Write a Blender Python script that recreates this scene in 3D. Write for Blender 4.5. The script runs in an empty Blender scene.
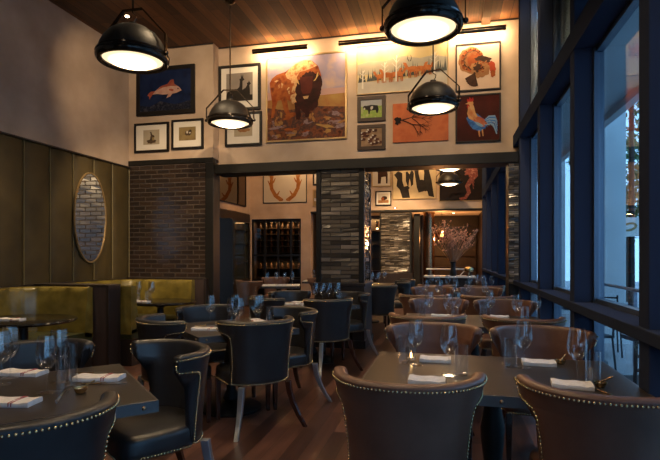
import bpy, bmesh, math, random
from math import sin, cos, pi, radians as R
from mathutils import Vector, Matrix
random.seed(7)
SC = bpy.context.scene
COL = SC.collection

# ------------------------------------------------------------------ camera, world, lights, exposure
cam = bpy.data.cameras.new('camera'); camo = bpy.data.objects.new('camera', cam); COL.objects.link(camo)
cam.sensor_width = 36.0; cam.lens = 505 / 660 * 36.0; cam.shift_y = 25 / 660
cam.clip_start = 0.05; cam.clip_end = 200
camo.location = (0, 0, 1.4); camo.rotation_euler = (R(90), 0, R(13.05))
SC.camera = camo
w = bpy.data.worlds.new('dusk_sky'); SC.world = w; w.use_nodes = True
bg = w.node_tree.nodes['Background']; bg.inputs[0].default_value = (0.18, 0.37, 0.62, 1); bg.inputs[1].default_value = 2.3
SC.view_settings.view_transform = 'Standard'; SC.view_settings.look = 'None'
SC.view_settings.gamma = 1.0; SC.view_settings.use_curve_mapping = False
SC.view_settings.exposure = 1.0
PENDANT_E = 10.0
PICTURE_W = 7.0
DOWN_W = 62.0
WARM = (1.0, 0.66, 0.34)

def light(name, kind, loc, power, color, rot=(0, 0, 0), **kw):
    l = bpy.data.lights.new(name, kind); l.energy = power; l.color = color
    for k, v in kw.items(): setattr(l, k, v)
    o = bpy.data.objects.new(name, l); COL.objects.link(o); o.location = loc; o.rotation_euler = rot
    return o

# ------------------------------------------------------------------ materials
MATS = {}
def mat(name, col, rough=0.5, metal=0.0, spec=0.5, coat=0.0):
    m = bpy.data.materials.new(name); m.use_nodes = True
    b = m.node_tree.nodes['Principled BSDF']
    b.inputs['Base Color'].default_value = (*col, 1); b.inputs['Roughness'].default_value = rough
    b.inputs['Metallic'].default_value = metal; b.inputs['Specular IOR Level'].default_value = spec
    b.inputs['Coat Weight'].default_value = coat; b.inputs['Coat Roughness'].default_value = 0.12
    MATS[name] = m
    return m
def nodes(m):
    nt = m.node_tree
    return nt, nt.nodes['Principled BSDF'], (lambda t: nt.nodes.new(t)), (lambda a, b: nt.links.new(a, b))
def ramp(nt, stops):
    r = nt.nodes.new('ShaderNodeValToRGB'); e = r.color_ramp.elements
    while len(e) < len(stops): e.new(0.5)
    for k, (p, c) in enumerate(stops): e[k].position = p; e[k].color = (*c, 1)
    return r
def noisy(name, stops, scale=3.0, detail=5, rough=0.6, bump=0.0, bscale=None, stretch=(1, 1, 1), rotz=0, **kw):
    m = mat(name, stops[0][1], rough, **kw); nt, b, N, L = nodes(m)
    tc = N('ShaderNodeTexCoord'); mp = N('ShaderNodeMapping'); mp.inputs['Scale'].default_value = stretch
    mp.inputs['Rotation'].default_value = (0, 0, rotz)
    L(tc.outputs['Object'], mp.inputs[0])
    n = N('ShaderNodeTexNoise'); n.inputs['Scale'].default_value = scale; n.inputs['Detail'].default_value = detail
    L(mp.outputs[0], n.inputs[0]); r = ramp(nt, stops); L(n.outputs[0], r.inputs[0]); L(r.outputs[0], b.inputs['Base Color'])
    if bump:
        n2 = N('ShaderNodeTexNoise'); n2.inputs['Scale'].default_value = bscale or scale * 4; n2.inputs['Detail'].default_value = 4
        L(mp.outputs[0], n2.inputs[0]); bp = N('ShaderNodeBump'); bp.inputs['Strength'].default_value = bump; bp.inputs['Distance'].default_value = 0.01
        L(n2.outputs[0], bp.inputs['Height']); L(bp.outputs[0], b.inputs['Normal'])
    return m
def planks(name, stops, width, length, rough, gap, coat=0.0, bump=0.25):
    m = mat(name, stops[0][1], rough, coat=coat); nt, b, N, L = nodes(m)
    tc = N('ShaderNodeTexCoord'); mp = N('ShaderNodeMapping'); mp.inputs['Rotation'].default_value = (0, 0, R(90))
    L(tc.outputs['Object'], mp.inputs[0])
    br = N('ShaderNodeTexBrick'); br.offset = 0.37; br.inputs['Scale'].default_value = 1.0
    br.inputs['Brick Width'].default_value = length; br.inputs['Row Height'].default_value = width
    br.inputs['Mortar Size'].default_value = gap; br.inputs['Color1'].default_value = (0, 0, 0, 1); br.inputs['Color2'].default_value = (1, 1, 1, 1)
    br.inputs['Mortar'].default_value = (0.5, 0.5, 0.5, 1); br.inputs['Mortar Smooth'].default_value = 0.1
    L(mp.outputs[0], br.inputs[0])
    mp2 = N('ShaderNodeMapping'); mp2.inputs['Scale'].default_value = (14, 0.9, 1); L(tc.outputs['Object'], mp2.inputs[0])
    n = N('ShaderNodeTexNoise'); n.inputs['Scale'].default_value = 2.0; n.inputs['Detail'].default_value = 7; n.inputs['Distortion'].default_value = 0.6
    L(mp2.outputs[0], n.inputs[0])
    mx = N('ShaderNodeMix'); mx.data_type = 'FLOAT'; mx.inputs[0].default_value = 0.5
    sep = N('ShaderNodeSeparateColor'); L(br.outputs['Color'], sep.inputs[0])
    L(sep.outputs[0], mx.inputs[2]); L(n.outputs[0], mx.inputs[3])
    r = ramp(nt, stops); L(mx.outputs[0], r.inputs[0])
    mm = N('ShaderNodeMix'); mm.data_type = 'RGBA'; mm.inputs[7].default_value = (0.004, 0.003, 0.002, 1)
    L(br.outputs['Fac'], mm.inputs[0]); L(r.outputs[0], mm.inputs[6]); L(mm.outputs[2], b.inputs['Base Color'])
    inv = N('ShaderNodeMath'); inv.operation = 'SUBTRACT'; inv.inputs[0].default_value = 1.0; L(br.outputs['Fac'], inv.inputs[1])
    ad = N('ShaderNodeMath'); ad.operation = 'MULTIPLY_ADD'; ad.inputs[1].default_value = 0.25; L(n.outputs[0], ad.inputs[0]); L(inv.outputs[0], ad.inputs[2])
    bp = N('ShaderNodeBump'); bp.inputs['Strength'].default_value = bump; bp.inputs['Distance'].default_value = 0.006
    L(ad.outputs[0], bp.inputs['Height']); L(bp.outputs[0], b.inputs['Normal'])
    return m
def emit(name, col, strength):
    m = bpy.data.materials.new(name); m.use_nodes = True; nt = m.node_tree
    nt.nodes.clear(); o = nt.nodes.new('ShaderNodeOutputMaterial'); e = nt.nodes.new('ShaderNodeEmission')
    e.inputs[0].default_value = (*col, 1); e.inputs[1].default_value = strength; nt.links.new(e.outputs[0], o.inputs[0])
    return m
def clear(name, tint, refl=1.0, rough=0.0, ior=1.5):
    m = bpy.data.materials.new(name); m.use_nodes = True; nt = m.node_tree; nt.nodes.clear()
    o = nt.nodes.new('ShaderNodeOutputMaterial'); t = nt.nodes.new('ShaderNodeBsdfTransparent'); g = nt.nodes.new('ShaderNodeBsdfGlossy')
    t.inputs[0].default_value = (*tint, 1); g.inputs['Roughness'].default_value = rough; g.inputs[0].default_value = (refl, refl, refl, 1)
    lw = nt.nodes.new('ShaderNodeLayerWeight'); lw.inputs[0].default_value = 0.5
    pw = nt.nodes.new('ShaderNodeMath'); pw.operation = 'POWER'; pw.inputs[1].default_value = 3.8; nt.links.new(lw.outputs['Facing'], pw.inputs[0])
    f = nt.nodes.new('ShaderNodeMath'); f.operation = 'MULTIPLY_ADD'; f0 = ((ior - 1) / (ior + 1)) ** 2; f.inputs[1].default_value = 0.75 - f0; f.inputs[2].default_value = f0
    nt.links.new(pw.outputs[0], f.inputs[0]); mx = nt.nodes.new('ShaderNodeMixShader')
    nt.links.new(f.outputs[0], mx.inputs[0]); nt.links.new(t.outputs[0], mx.inputs[1]); nt.links.new(g.outputs[0], mx.inputs[2]); nt.links.new(mx.outputs[0], o.inputs[0])
    return m

plaster = noisy('plaster', [(0.3, (0.36, 0.26, 0.185)), (0.7, (0.50, 0.375, 0.275))], 2.0, 8, 0.85, 0.25, 6)
floor_m = planks('walnut_floor', [(0.25, (0.032, 0.015, 0.012)), (0.5, (0.075, 0.034, 0.025)), (0.75, (0.14, 0.064, 0.044))], 0.125, 1.3, 0.33, 0.002, coat=0.15)
ceil_m = planks('ceiling_planks', [(0.2, (0.050, 0.019, 0.006)), (0.5, (0.125, 0.047, 0.014)), (0.8, (0.25, 0.10, 0.030))], 0.145, 1.9, 0.6, 0.003)
leather_navy = noisy('navy_leather', [(0.35, (0.015, 0.0145, 0.016)), (0.7, (0.024, 0.023, 0.025))], 5, 4, 0.36, 0.06, 220)
leather_brown = noisy('brown_leather', [(0.35, (0.11, 0.052, 0.035)), (0.7, (0.165, 0.080, 0.054))], 5, 4, 0.42, 0.06, 220)
leather_tan = noisy('tan_leather', [(0.35, (0.15, 0.065, 0.030)), (0.7, (0.21, 0.095, 0.045))], 5, 4, 0.45)
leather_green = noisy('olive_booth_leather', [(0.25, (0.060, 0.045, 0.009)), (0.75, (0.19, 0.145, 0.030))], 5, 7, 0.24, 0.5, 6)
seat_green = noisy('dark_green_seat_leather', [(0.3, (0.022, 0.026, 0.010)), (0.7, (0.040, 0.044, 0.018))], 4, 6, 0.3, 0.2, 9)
panel_green = noisy('olive_wall_leather', [(0.3, (0.036, 0.025, 0.008)), (0.7, (0.058, 0.040, 0.013))], 4, 6, 0.62, 0.08, 60, spec=0.3)
seam_m = mat('panel_piping', (0.13, 0.10, 0.035), 0.45)
nail_m = mat('brass_nailheads', (0.62, 0.47, 0.26), 0.25, 1.0)
leg_m = noisy('chair_leg_wood', [(0.3, (0.020, 0.007, 0.004)), (0.7, (0.045, 0.014, 0.008))], 3, 5, 0.22, stretch=(6, 6, 1), coat=0.5)
silvery_leg = mat('silver_grey_leg', (0.36, 0.38, 0.42), 0.38, 0.85)  # silver-grey finish for one rear leg of each black chair
table_m = noisy('table_top_wood', [(0.3, (0.020, 0.0145, 0.012)), (0.7, (0.031, 0.024, 0.020))], 4, 6, 0.36, stretch=(1, 9, 1))
band_m = mat('zinc_edge', (0.11, 0.105, 0.105), 0.42, 0.8)
bolt_m = mat('bronze_bolt', (0.35, 0.22, 0.13), 0.35, 1.0)
iron_m = noisy('cast_iron', [(0.3, (0.008, 0.008, 0.008)), (0.7, (0.014, 0.014, 0.014))], 8, 3, 0.5, spec=0.3)
black_m = mat('black_enamel', (0.010, 0.008, 0.007), 0.5, 0.0, spec=0.4)
chrome_m = mat('dark_bronze_metal', (0.10, 0.075, 0.055), 0.25, 1.0)
steel_m = noisy('blackened_steel', [(0.3, (0.006, 0.0055, 0.005)), (0.7, (0.011, 0.010, 0.009))], 3, 4, 0.45, spec=0.3)
darkwood = noisy('dark_stained_wood', [(0.3, (0.010, 0.006, 0.005)), (0.7, (0.022, 0.013, 0.010))], 3, 5, 0.45, stretch=(8, 8, 1))
divider_m = noisy('divider_wood', [(0.3, (0.032, 0.021, 0.020)), (0.7, (0.050, 0.034, 0.031))], 3, 5, 0.4, stretch=(8, 8, 1))
mullion_m = mat('window_metal', (0.030, 0.037, 0.062), 0.6, 0.0, 0.0)
alu_m = mat('window_inner_metal', (0.12, 0.15, 0.20), 0.35, 0.7)
pane_m = clear('window_glass', (0.90, 0.95, 0.97), 0.9)
glass_m = clear('table_glass', (0.965, 0.97, 0.97), 1.0, 0.03, 1.7)
mirror_m = mat('mirror', (0.86, 0.85, 0.82), 0.02, 1.0)
napkin_m = noisy('napkin_linen', [(0.4, (0.60, 0.57, 0.56)), (0.6, (0.68, 0.65, 0.64))], 40, 2, 0.9)
stripe_m = mat('napkin_stripe', (0.32, 0.07, 0.08), 0.9)
gold_m = mat('brass', (0.60, 0.40, 0.18), 0.25, 1.0)
silver_m = mat('steel_cutlery', (0.55, 0.53, 0.50), 0.2, 1.0)
candle_m = emit('candle_flame', (1.0, 0.55, 0.2), 12)
def lens_mat(name, edge, hot):
    m = emit(name, (1.0, 0.72, 0.42), 1.0); nt = m.node_tree; e = [n for n in nt.nodes if n.type == 'EMISSION'][0]
    tc = nt.nodes.new('ShaderNodeTexCoord'); sp = nt.nodes.new('ShaderNodeVectorMath'); sp.operation = 'MULTIPLY'; sp.inputs[1].default_value = (1, 1, 0)
    ln = nt.nodes.new('ShaderNodeVectorMath'); ln.operation = 'LENGTH'; mr = nt.nodes.new('ShaderNodeMapRange'); mr.interpolation_type = 'SMOOTHERSTEP'
    mr.inputs['From Min'].default_value = 0.02; mr.inputs['From Max'].default_value = 0.22; mr.inputs['To Min'].default_value = hot; mr.inputs['To Max'].default_value = edge
    nt.links.new(tc.outputs['Object'], sp.inputs[0]); nt.links.new(sp.outputs[0], ln.inputs[0]); nt.links.new(ln.outputs['Value'], mr.inputs['Value']); nt.links.new(mr.outputs[0], e.inputs[1])
    return m
lens_m = lens_mat('pendant_lens', 0.75, PENDANT_E * 2.6)
lens_far_m = lens_m
tube_m = emit('picture_light_tube', (1.0, 0.70, 0.36), 10.0)
spot_m = emit('downlight_bulb', (1.0, 0.78, 0.50), 25.0)
concrete_m = noisy('concrete', [(0.3, (0.50, 0.54, 0.55)), (0.7, (0.60, 0.64, 0.65))], 1.5, 5, 0.8)
paving_m = noisy('paving', [(0.3, (0.27, 0.28, 0.29)), (0.7, (0.37, 0.38, 0.39))], 1.5, 5, 0.75)
foliage_m = noisy('leaf_green', [(0.3, (0.025, 0.075, 0.025)), (0.7, (0.07, 0.16, 0.05))], 6, 3, 0.6)
bark_m = mat('bark', (0.05, 0.035, 0.025), 0.9)
white_m = mat('white_paint', (0.62, 0.60, 0.56), 0.6)
board_m = mat('mat_board', (0.60, 0.55, 0.48), 0.85)
frame_black = mat('black_frame', (0.007, 0.005, 0.005), 0.5, spec=0.25)
frame_wood = mat('brown_frame', (0.030, 0.013, 0.007), 0.5, spec=0.3)
frame_gold = mat('gilt_frame', (0.30, 0.20, 0.09), 0.4, 0.5)
frame_light = mat('oak_frame', (0.32, 0.22, 0.13), 0.5)
brick_dark = [mat('glazed_brick_%s' % n, c, r, spec=0.6) for n, c, r in (('umber', (0.024, 0.014, 0.010), 0.32), ('black', (0.017, 0.011, 0.009), 0.30), ('brown', (0.031, 0.018, 0.012), 0.34), ('mortar', (0.085, 0.065, 0.05), 0.9))]
brick_grey = [mat('pillar_brick_%s' % n, c, r, spec=0.6) for n, c, r in (('grey', (0.10, 0.082, 0.064), 0.24), ('charcoal', (0.045, 0.038, 0.032), 0.16), ('pale', (0.17, 0.14, 0.11), 0.28), ('mortar', (0.035, 0.030, 0.026), 0.9))]
P = {}
def paint(name, *cols, scale=6):
    cols = [tuple(0.85 * c ** 1.28 for c in q) for q in cols]; n = len(cols)
    if n == 1: P[name] = mat('paint_' + name, cols[0], 0.7, spec=0.15)
    else: P[name] = noisy('paint_' + name, [(0.3 + 0.4 * k / (n - 1), c) for k, c in enumerate(cols)], scale, 5, 0.7, spec=0.15)
    return P[name]

# ------------------------------------------------------------------ mesh builder
class MB:
    def __init__(s): s.v = []; s.f = []; s.m = []
    def add(s, vs, fs, m=0):
        b = len(s.v); s.v += [tuple(v) for v in vs]; s.f += [tuple(b + i for i in f) for f in fs]; s.m += [m] * len(fs); return s
    def box(s, x0, x1, y0, y1, z0, z1, m=0, M=None):
        vs = [Vector((x, y, z)) for x in (x0, x1) for y in (y0, y1) for z in (z0, z1)]
        if M: vs = [M @ v for v in vs]
        return s.add(vs, [(0, 1, 3, 2), (4, 6, 7, 5), (0, 4, 5, 1), (2, 3, 7, 6), (0, 2, 6, 4), (1, 5, 7, 3)], m)
    def rings(s, rs, m=0, cap=(True, True), closed=True):
        n = len(rs[0]); vs = [p for r in rs for p in r]; fs = []
        for i in range(len(rs) - 1):
            for j in range(n if closed else n - 1):
                k = (j + 1) % n; fs.append((i * n + j, i * n + k, (i + 1) * n + k, (i + 1) * n + j))
        if cap[0]: fs.append(tuple(range(n - 1, -1, -1)))
        if cap[1]: fs.append(tuple((len(rs) - 1) * n + j for j in range(n)))
        return s.add(vs, fs, m)
    def lathe(s, prof, n=24, c=(0, 0, 0), m=0, cap=(False, False), sx=1, sy=1):
        return s.rings([[(c[0] + sx * r * cos(2 * pi * j / n), c[1] + sy * r * sin(2 * pi * j / n), c[2] + z) for j in range(n)] for r, z in prof], m, cap)
    def tube(s, pts, r, n=8, m=0, cap=(True, True)):
        pts = [Vector(p) for p in pts]; rs = r if isinstance(r, (list, tuple)) else [r] * len(pts); out = []
        t0 = (pts[1] - pts[0]).normalized(); a = Vector((0, 0, 1)) if abs(t0.z) < 0.9 else Vector((1, 0, 0))
        u = t0.cross(a).normalized()
        for i, p in enumerate(pts):
            t = (pts[min(i + 1, len(pts) - 1)] - pts[max(i - 1, 0)]).normalized()
            u = (u - t * u.dot(t)).normalized(); v = t.cross(u)
            out.append([p + (u * cos(2 * pi * j / n) + v * sin(2 * pi * j / n)) * rs[i] for j in range(n)])
        return s.rings(out, m, cap)
    def strap(s, pts, hw, ht, m=0):   # flat bar in the local xz plane, width hw along y, thickness ht
        pts = [Vector(p) for p in pts]; out = []
        for i, p in enumerate(pts):
            t = (pts[min(i + 1, len(pts) - 1)] - pts[max(i - 1, 0)]).normalized(); nrm = Vector((-t.z, 0, t.x))
            out.append([p + nrm * ht + Vector((0, hw, 0)), p - nrm * ht + Vector((0, hw, 0)), p - nrm * ht - Vector((0, hw, 0)), p + nrm * ht - Vector((0, hw, 0))])
        return s.rings(out, m)
    def ball(s, c, r, n=8, k=5, m=0, sz=1.0):
        prof = [(max(1e-4, r * sin(pi * i / k)), -r * sz * cos(pi * i / k)) for i in range(k + 1)]
        return s.lathe(prof, n, c, m)
    def build(s, name, mats, parent=None, smooth=40, bevel=0, sub=0, loc=None, rotz=0):
        me = bpy.data.meshes.new(name); me.from_pydata(s.v, [], s.f)
        bm = bmesh.new(); bm.from_mesh(me); bmesh.ops.recalc_face_normals(bm, faces=bm.faces); bm.to_mesh(me); bm.free()
        for m in (mats if isinstance(mats, (list, tuple)) else [mats]): me.materials.append(m)
        if len(me.polygons) == len(s.m): me.polygons.foreach_set('material_index', s.m)
        if smooth:
            me.polygons.foreach_set('use_smooth', [True] * len(me.polygons)); me.set_sharp_from_angle(angle=R(smooth))
        me.update()
        o = bpy.data.objects.new(name, me); COL.objects.link(o)
        if parent: o.parent = parent
        if loc: o.location = loc
        o.rotation_euler.z = rotz
        if bevel:
            b = o.modifiers.new('bevel', 'BEVEL'); b.width = bevel; b.segments = 2; b.limit_method = 'ANGLE'
        if sub:
            b = o.modifiers.new('sub', 'SUBSURF'); b.levels = sub; b.render_levels = sub
        return o
def tag(o, label, cat, group=None, kind=None):
    o['label'] = label; o['category'] = cat
    if group: o['group'] = group
    if kind: o['kind'] = kind
    return o
def thing(name, label, cat, loc=(0, 0, 0), rotz=0, group=None):
    o = bpy.data.objects.new(name, None); COL.objects.link(o); o.location = loc; o.rotation_euler.z = rotz
    o.empty_display_size = 0.1
    return tag(o, label, cat, group)
def struct(name, mb, m, parent=None, **kw):
    o = mb.build(name, m, parent, **kw)
    if not parent: o['kind'] = 'structure'
    return o
def dup(root, loc, rotz, label, group=None):
    r = root.copy(); COL.objects.link(r); r.location = loc; r.rotation_euler = (0, 0, rotz); r['label'] = label
    if group: r['group'] = group
    for ch in list(root.children):
        c = ch.copy(); COL.objects.link(c); c.parent = r
        for g in list(ch.children):
            d = g.copy(); COL.objects.link(d); d.parent = c
    return r

# ------------------------------------------------------------------ the setting
XL, XR, YB, YF, ZC = -5.14, 1.12, 7.6, 14.2, 4.77
struct('floor', MB().box(XL - 1.0, XR + 0.02, -3.2, 19, -0.1, 0), floor_m, smooth=0)
struct('ceiling', MB().box(XL - 1.0, XR + 0.1, -3.2, YF + 0.4, ZC, ZC + 0.2), ceil_m, smooth=0)
struct('wall_left', MB().box(XL - 0.2, XL, -3.2, 7.4, 0, ZC), plaster, smooth=0)
b = MB().box(-3.62, XR, YB, YB + 0.25, 2.82, ZC).box(XL - 0.2, -3.62, 7.4, YB + 0.25, 2.94, ZC)
struct('wall_back', b, plaster, smooth=0)
struct('wall_back_block', MB().box(XL - 0.2, -3.70, 7.43, YB, 0, 2.94), darkwood, smooth=0)
b = MB().box(-3.62, XR, 7.42, 7.80, 2.69, 2.84).box(XL, -3.62, 7.385, 7.5, 2.87, 2.955)
struct('trim_1', b, steel_m, smooth=0, bevel=0.008)
b = MB().box(-3.74, -3.60, 7.36, 7.60, 0, 2.87)
struct('trim_2', b, steel_m, smooth=0, bevel=0.006)
struct('wall_front', MB().box(XL - 0.2, XR, -3.4, -3.2, 3.2, ZC).box(XL - 0.2, XR, -3.4, -3.2, 0, 0.4).box(XL - 0.2, 0.1, -3.4, -3.2, 0, ZC), plaster, smooth=0)  # unseen wall behind the camera; opening narrowed to cut blue sky light
struct('trim_3', MB().box(0.48, 0.60, 5.2, YB, ZC - 0.05, ZC), ceil_m, smooth=0)
struct('trim_4', MB().box(-3.62, XR, YB - 0.015, YB, ZC - 0.02, ZC).box(XL, -3.62, 7.385, 7.4, ZC - 0.02, ZC), darkwood, smooth=0)

def bricks(x0, x1, z0, z1, y, bw, bh, gap, seed, axis='y', face=-1, proud=0.012, tilt=0.02, nm=3):
    """a running-bond face of separate tilted bricks in one mesh"""
    rnd = random.Random(seed); mb = MB(); row = 0; z = z0
    if axis == 'y': mb.box(x0, x1, min(y, y - face * 0.02), max(y, y - face * 0.02), z0, z1, nm)
    else: mb.box(min(y, y - face * 0.02), max(y, y - face * 0.02), x0, x1, z0, z1, nm)
    while z + bh * 0.6 < z1:
        x = x0 - (bw * 0.5 if row % 2 else 0); zt = min(z + bh - gap, z1)
        while x < x1 - gap:
            a, c = max(x, x0), min(x + bw - gap, x1)
            if c - a > 0.015:
                m = rnd.choices(range(nm), [5, 4, 2][:nm])[0]; p = proud * rnd.uniform(0.7, 1.4)
                d = [p + rnd.uniform(-tilt, tilt) * 0.1 for _ in range(4)]; e = 0.003
                q = [(a, z, 0), (c, z, 0), (c, zt, 0), (a, zt, 0), (a + e, z + e, d[0]), (c - e, z + e, d[1]), (c - e, zt - e, d[2]), (a + e, zt - e, d[3])]
                vs = [(s, y + face * h, t) if axis == 'y' else (y + face * h, s, t) for s, t, h in q]
                mb.add(vs, [(4, 5, 6, 7), (0, 1, 5, 4), (1, 2, 6, 5), (2, 3, 7, 6), (3, 0, 4, 7)], m)
            x += bw
        z += bh; row += 1
    return mb
struct('wall_back_brick', bricks(XL, -3.74, 0.9, 2.87, 7.40, 0.215, 0.073, 0.011, 3, tilt=0.02, proud=0.009), brick_dark, smooth=0)
# glazed brick pillar in the middle of the opening
pil = struct('wall_pillar_middle', MB().box(-1.93, -1.24, 7.52, 8.2, 0, 2.72), steel_m, smooth=0)
struct('brick_facing', bricks(-1.88, -1.29, 0.98, 2.72, 7.51, 0.31, 0.064, 0.007, 5, tilt=0.05), brick_grey, pil, smooth=0)
struct('brick_return', bricks(7.56, 8.15, 0.98, 2.72, -1.235, 0.31, 0.064, 0.007, 6, 'x', 1, tilt=0.05), brick_grey, pil, smooth=0)
struct('corner_angle', MB().box(-1.95, -1.88, 7.47, 7.52, 0.98, 2.72).box(-1.29, -1.21, 7.47, 7.56, 0.98, 2.72).box(-1.26, -1.21, 8.12, 8.2, 0.98, 2.72), steel_m, pil, smooth=0, bevel=0.004)
struct('pillar_dado', MB().box(-1.97, -1.20, 7.44, 8.22, 0, 0.96).box(-1.99, -1.18, 7.42, 8.24, 0.93, 0.98).box(-1.99, -1.18, 7.42, 8.24, 0, 0.12), darkwood, pil, smooth=0, bevel=0.006)

# window wall on the right
MY = [round(2.64 + 1.43 * k, 2) for k in range(-4, 9)]
for n, y in enumerate(MY):
    o = struct('trim_%d' % (n + 10), MB().box(0.92, 1.05, y, y + 0.13, 0, ZC), mullion_m, smooth=0, bevel=0.006)
    struct('glazing_bead', MB().box(1.05, 1.13, y + 0.015, y + 0.115, 0, ZC).box(1.052, 1.07, y - 0.02, y + 0.015, 0, ZC), alu_m, o, smooth=0)
struct('trim_5', MB().box(0.90, 1.13, -3.2, YF, 0.985, 1.05), mullion_m, smooth=0, bevel=0.006)
struct('trim_6', MB().box(0.915, 1.13, -3.2, YF, 2.93, 3.10), mullion_m, smooth=0, bevel=0.006)
struct('trim_7', MB().box(1.0, 1.13, -3.2, YF, 0, 0.07), mullion_m, smooth=0)
for n in range(len(MY) - 1):
    y0, y1 = MY[n] + 0.13, MY[n + 1]
    o = struct('window_%d' % (n + 1), MB().box(1.095, 1.101, y0, y1, 0.07, 0.985).box(1.095, 1.101, y0, y1, 1.05, 2.93).box(1.095, 1.101, y0, y1, 3.10, ZC), pane_m, smooth=0)
    fr = MB()
    for z0, z1 in ((0.07, 0.985), (1.05, 2.93), (3.10, ZC)):
        fr.box(1.07, 1.125, y0, y1, z0, z0 + 0.03).box(1.07, 1.125, y0, y1, z1 - 0.03, z1)
    struct('window_frame', fr, alu_m, o, smooth=0)
struct('wall_pier', MB().box(0.84, 0.99, 7.46, 7.80, 0, 2.69).box(0.99, 1.06, 7.46, 7.80, 0, ZC), steel_m, smooth=0)
struct('wall_pier_brick', bricks(0.84, 1.0, 1.0, 2.69, 7.45, 0.15, 0.03, 0.004, 8, tilt=0.12), brick_grey, smooth=0)

# the room beyond
b = MB().box(-5.95, XR, YF, YF + 0.25, 2.66, ZC).box(-5.95, -5.72, YF, YF + 0.25, 0, 2.66).box(-5.72, -4.16, YF, YF + 0.25, 2.47, 2.66).box(-4.16, -3.86, YF - 0.02, YF + 0.25, 0, 2.66)
struct('wall_far', b, plaster, smooth=0)
struct('trim_30', MB().box(-3.86, XR, YF - 0.06, YF + 0.3, 2.61, 2.66), steel_m, smooth=0)
struct('wall_far_left', MB().box(-5.95, -5.75, 7.85, YF, 2.62, ZC), plaster, smooth=0)
struct('wall_far_left_lower', MB().box(-6.05, -5.85, 7.85, YF, 0, 2.62), darkwood, smooth=0)
struct('wall_deep', MB().box(-6.3, 3, 18.8, 19, 0, 3.0), darkwood, smooth=0)
struct('ceiling_deep', MB().box(-3.86, XR, YF + 0.25, 18.8, 2.72, 2.9), white_m, smooth=0)
struct('wall_deep_right', MB().box(XR - 0.1, XR, YF + 0.3, 18.8, 0, 2.72), darkwood, smooth=0)
struct('wall_deep_left', MB().box(-4.0, -3.86, YF + 0.25, 18.8, 0, 2.72), darkwood, smooth=0)
struct('trim_31', MB().box(-0.9, 1.0, 17.4, 17.7, 2.35, 2.72).box(-0.9, -0.74, YF + 0.1, YF + 0.3, 0, 2.55), steel_m, smooth=0)
pil2 = struct('wall_pillar_far', MB().box(-1.82, -0.95, 13.95, 14.4, 0, 2.56), steel_m, smooth=0)
struct('brick_facing', bricks(-1.78, -1.0, 0.9, 2.55, 13.94, 0.24, 0.034, 0.004, 11, tilt=0.10, proud=0.016), brick_grey, pil2, smooth=0)
struct('pillar_dado', MB().box(-1.86, -0.92, 13.88, 14.4, 0, 0.9), darkwood, pil2, smooth=0)

# outdoors
struct('floor_pavement', MB().box(1.14, 15.4, -8, 30, -0.14, -0.03), paving_m, smooth=0)
struct('ceiling_canopy', MB().box(1.16, 2.4, -4, 20, 3.5, 4.5).box(2.3, 2.42, -4, 20, 3.4, 4.55), concrete_m, smooth=0)

# ------------------------------------------------------------------ chairs
WIDE = 0.068; DEEP = 0.285
def shell_pt(s, z, th):
    """point of the wrap-round back: s -1..1 from one arm end to the other, th = inset from the outer face"""
    k = max(0.0, min(1.0, (z - 0.38) / 0.49))
    a = 0.282 + WIDE * k ** 2; bb = DEEP + (DEEP - 0.22) * k ** 1.6
    zs = [0.36, 0.46, 0.56, 0.66, 0.74, 0.765, 0.777, 0.784, 0.80, 0.90]; fs = [64, 62, 61, 60.5, 61, 64, 74, 89, 92, 93]
    for i in range(len(zs) - 1):
        if zs[i] <= z <= zs[i + 1]:
            f = fs[i] + (fs[i + 1] - fs[i]) * (z - zs[i]) / (zs[i + 1] - zs[i]); break
    ph = R(f) * s
    e = 0.88
    X = math.copysign(abs(sin(ph)) ** e, ph); Y = math.copysign(abs(cos(ph)) ** e, cos(ph))
    return Vector(((a - th) * X, 0.055 - (bb - th) * Y, z))
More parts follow.
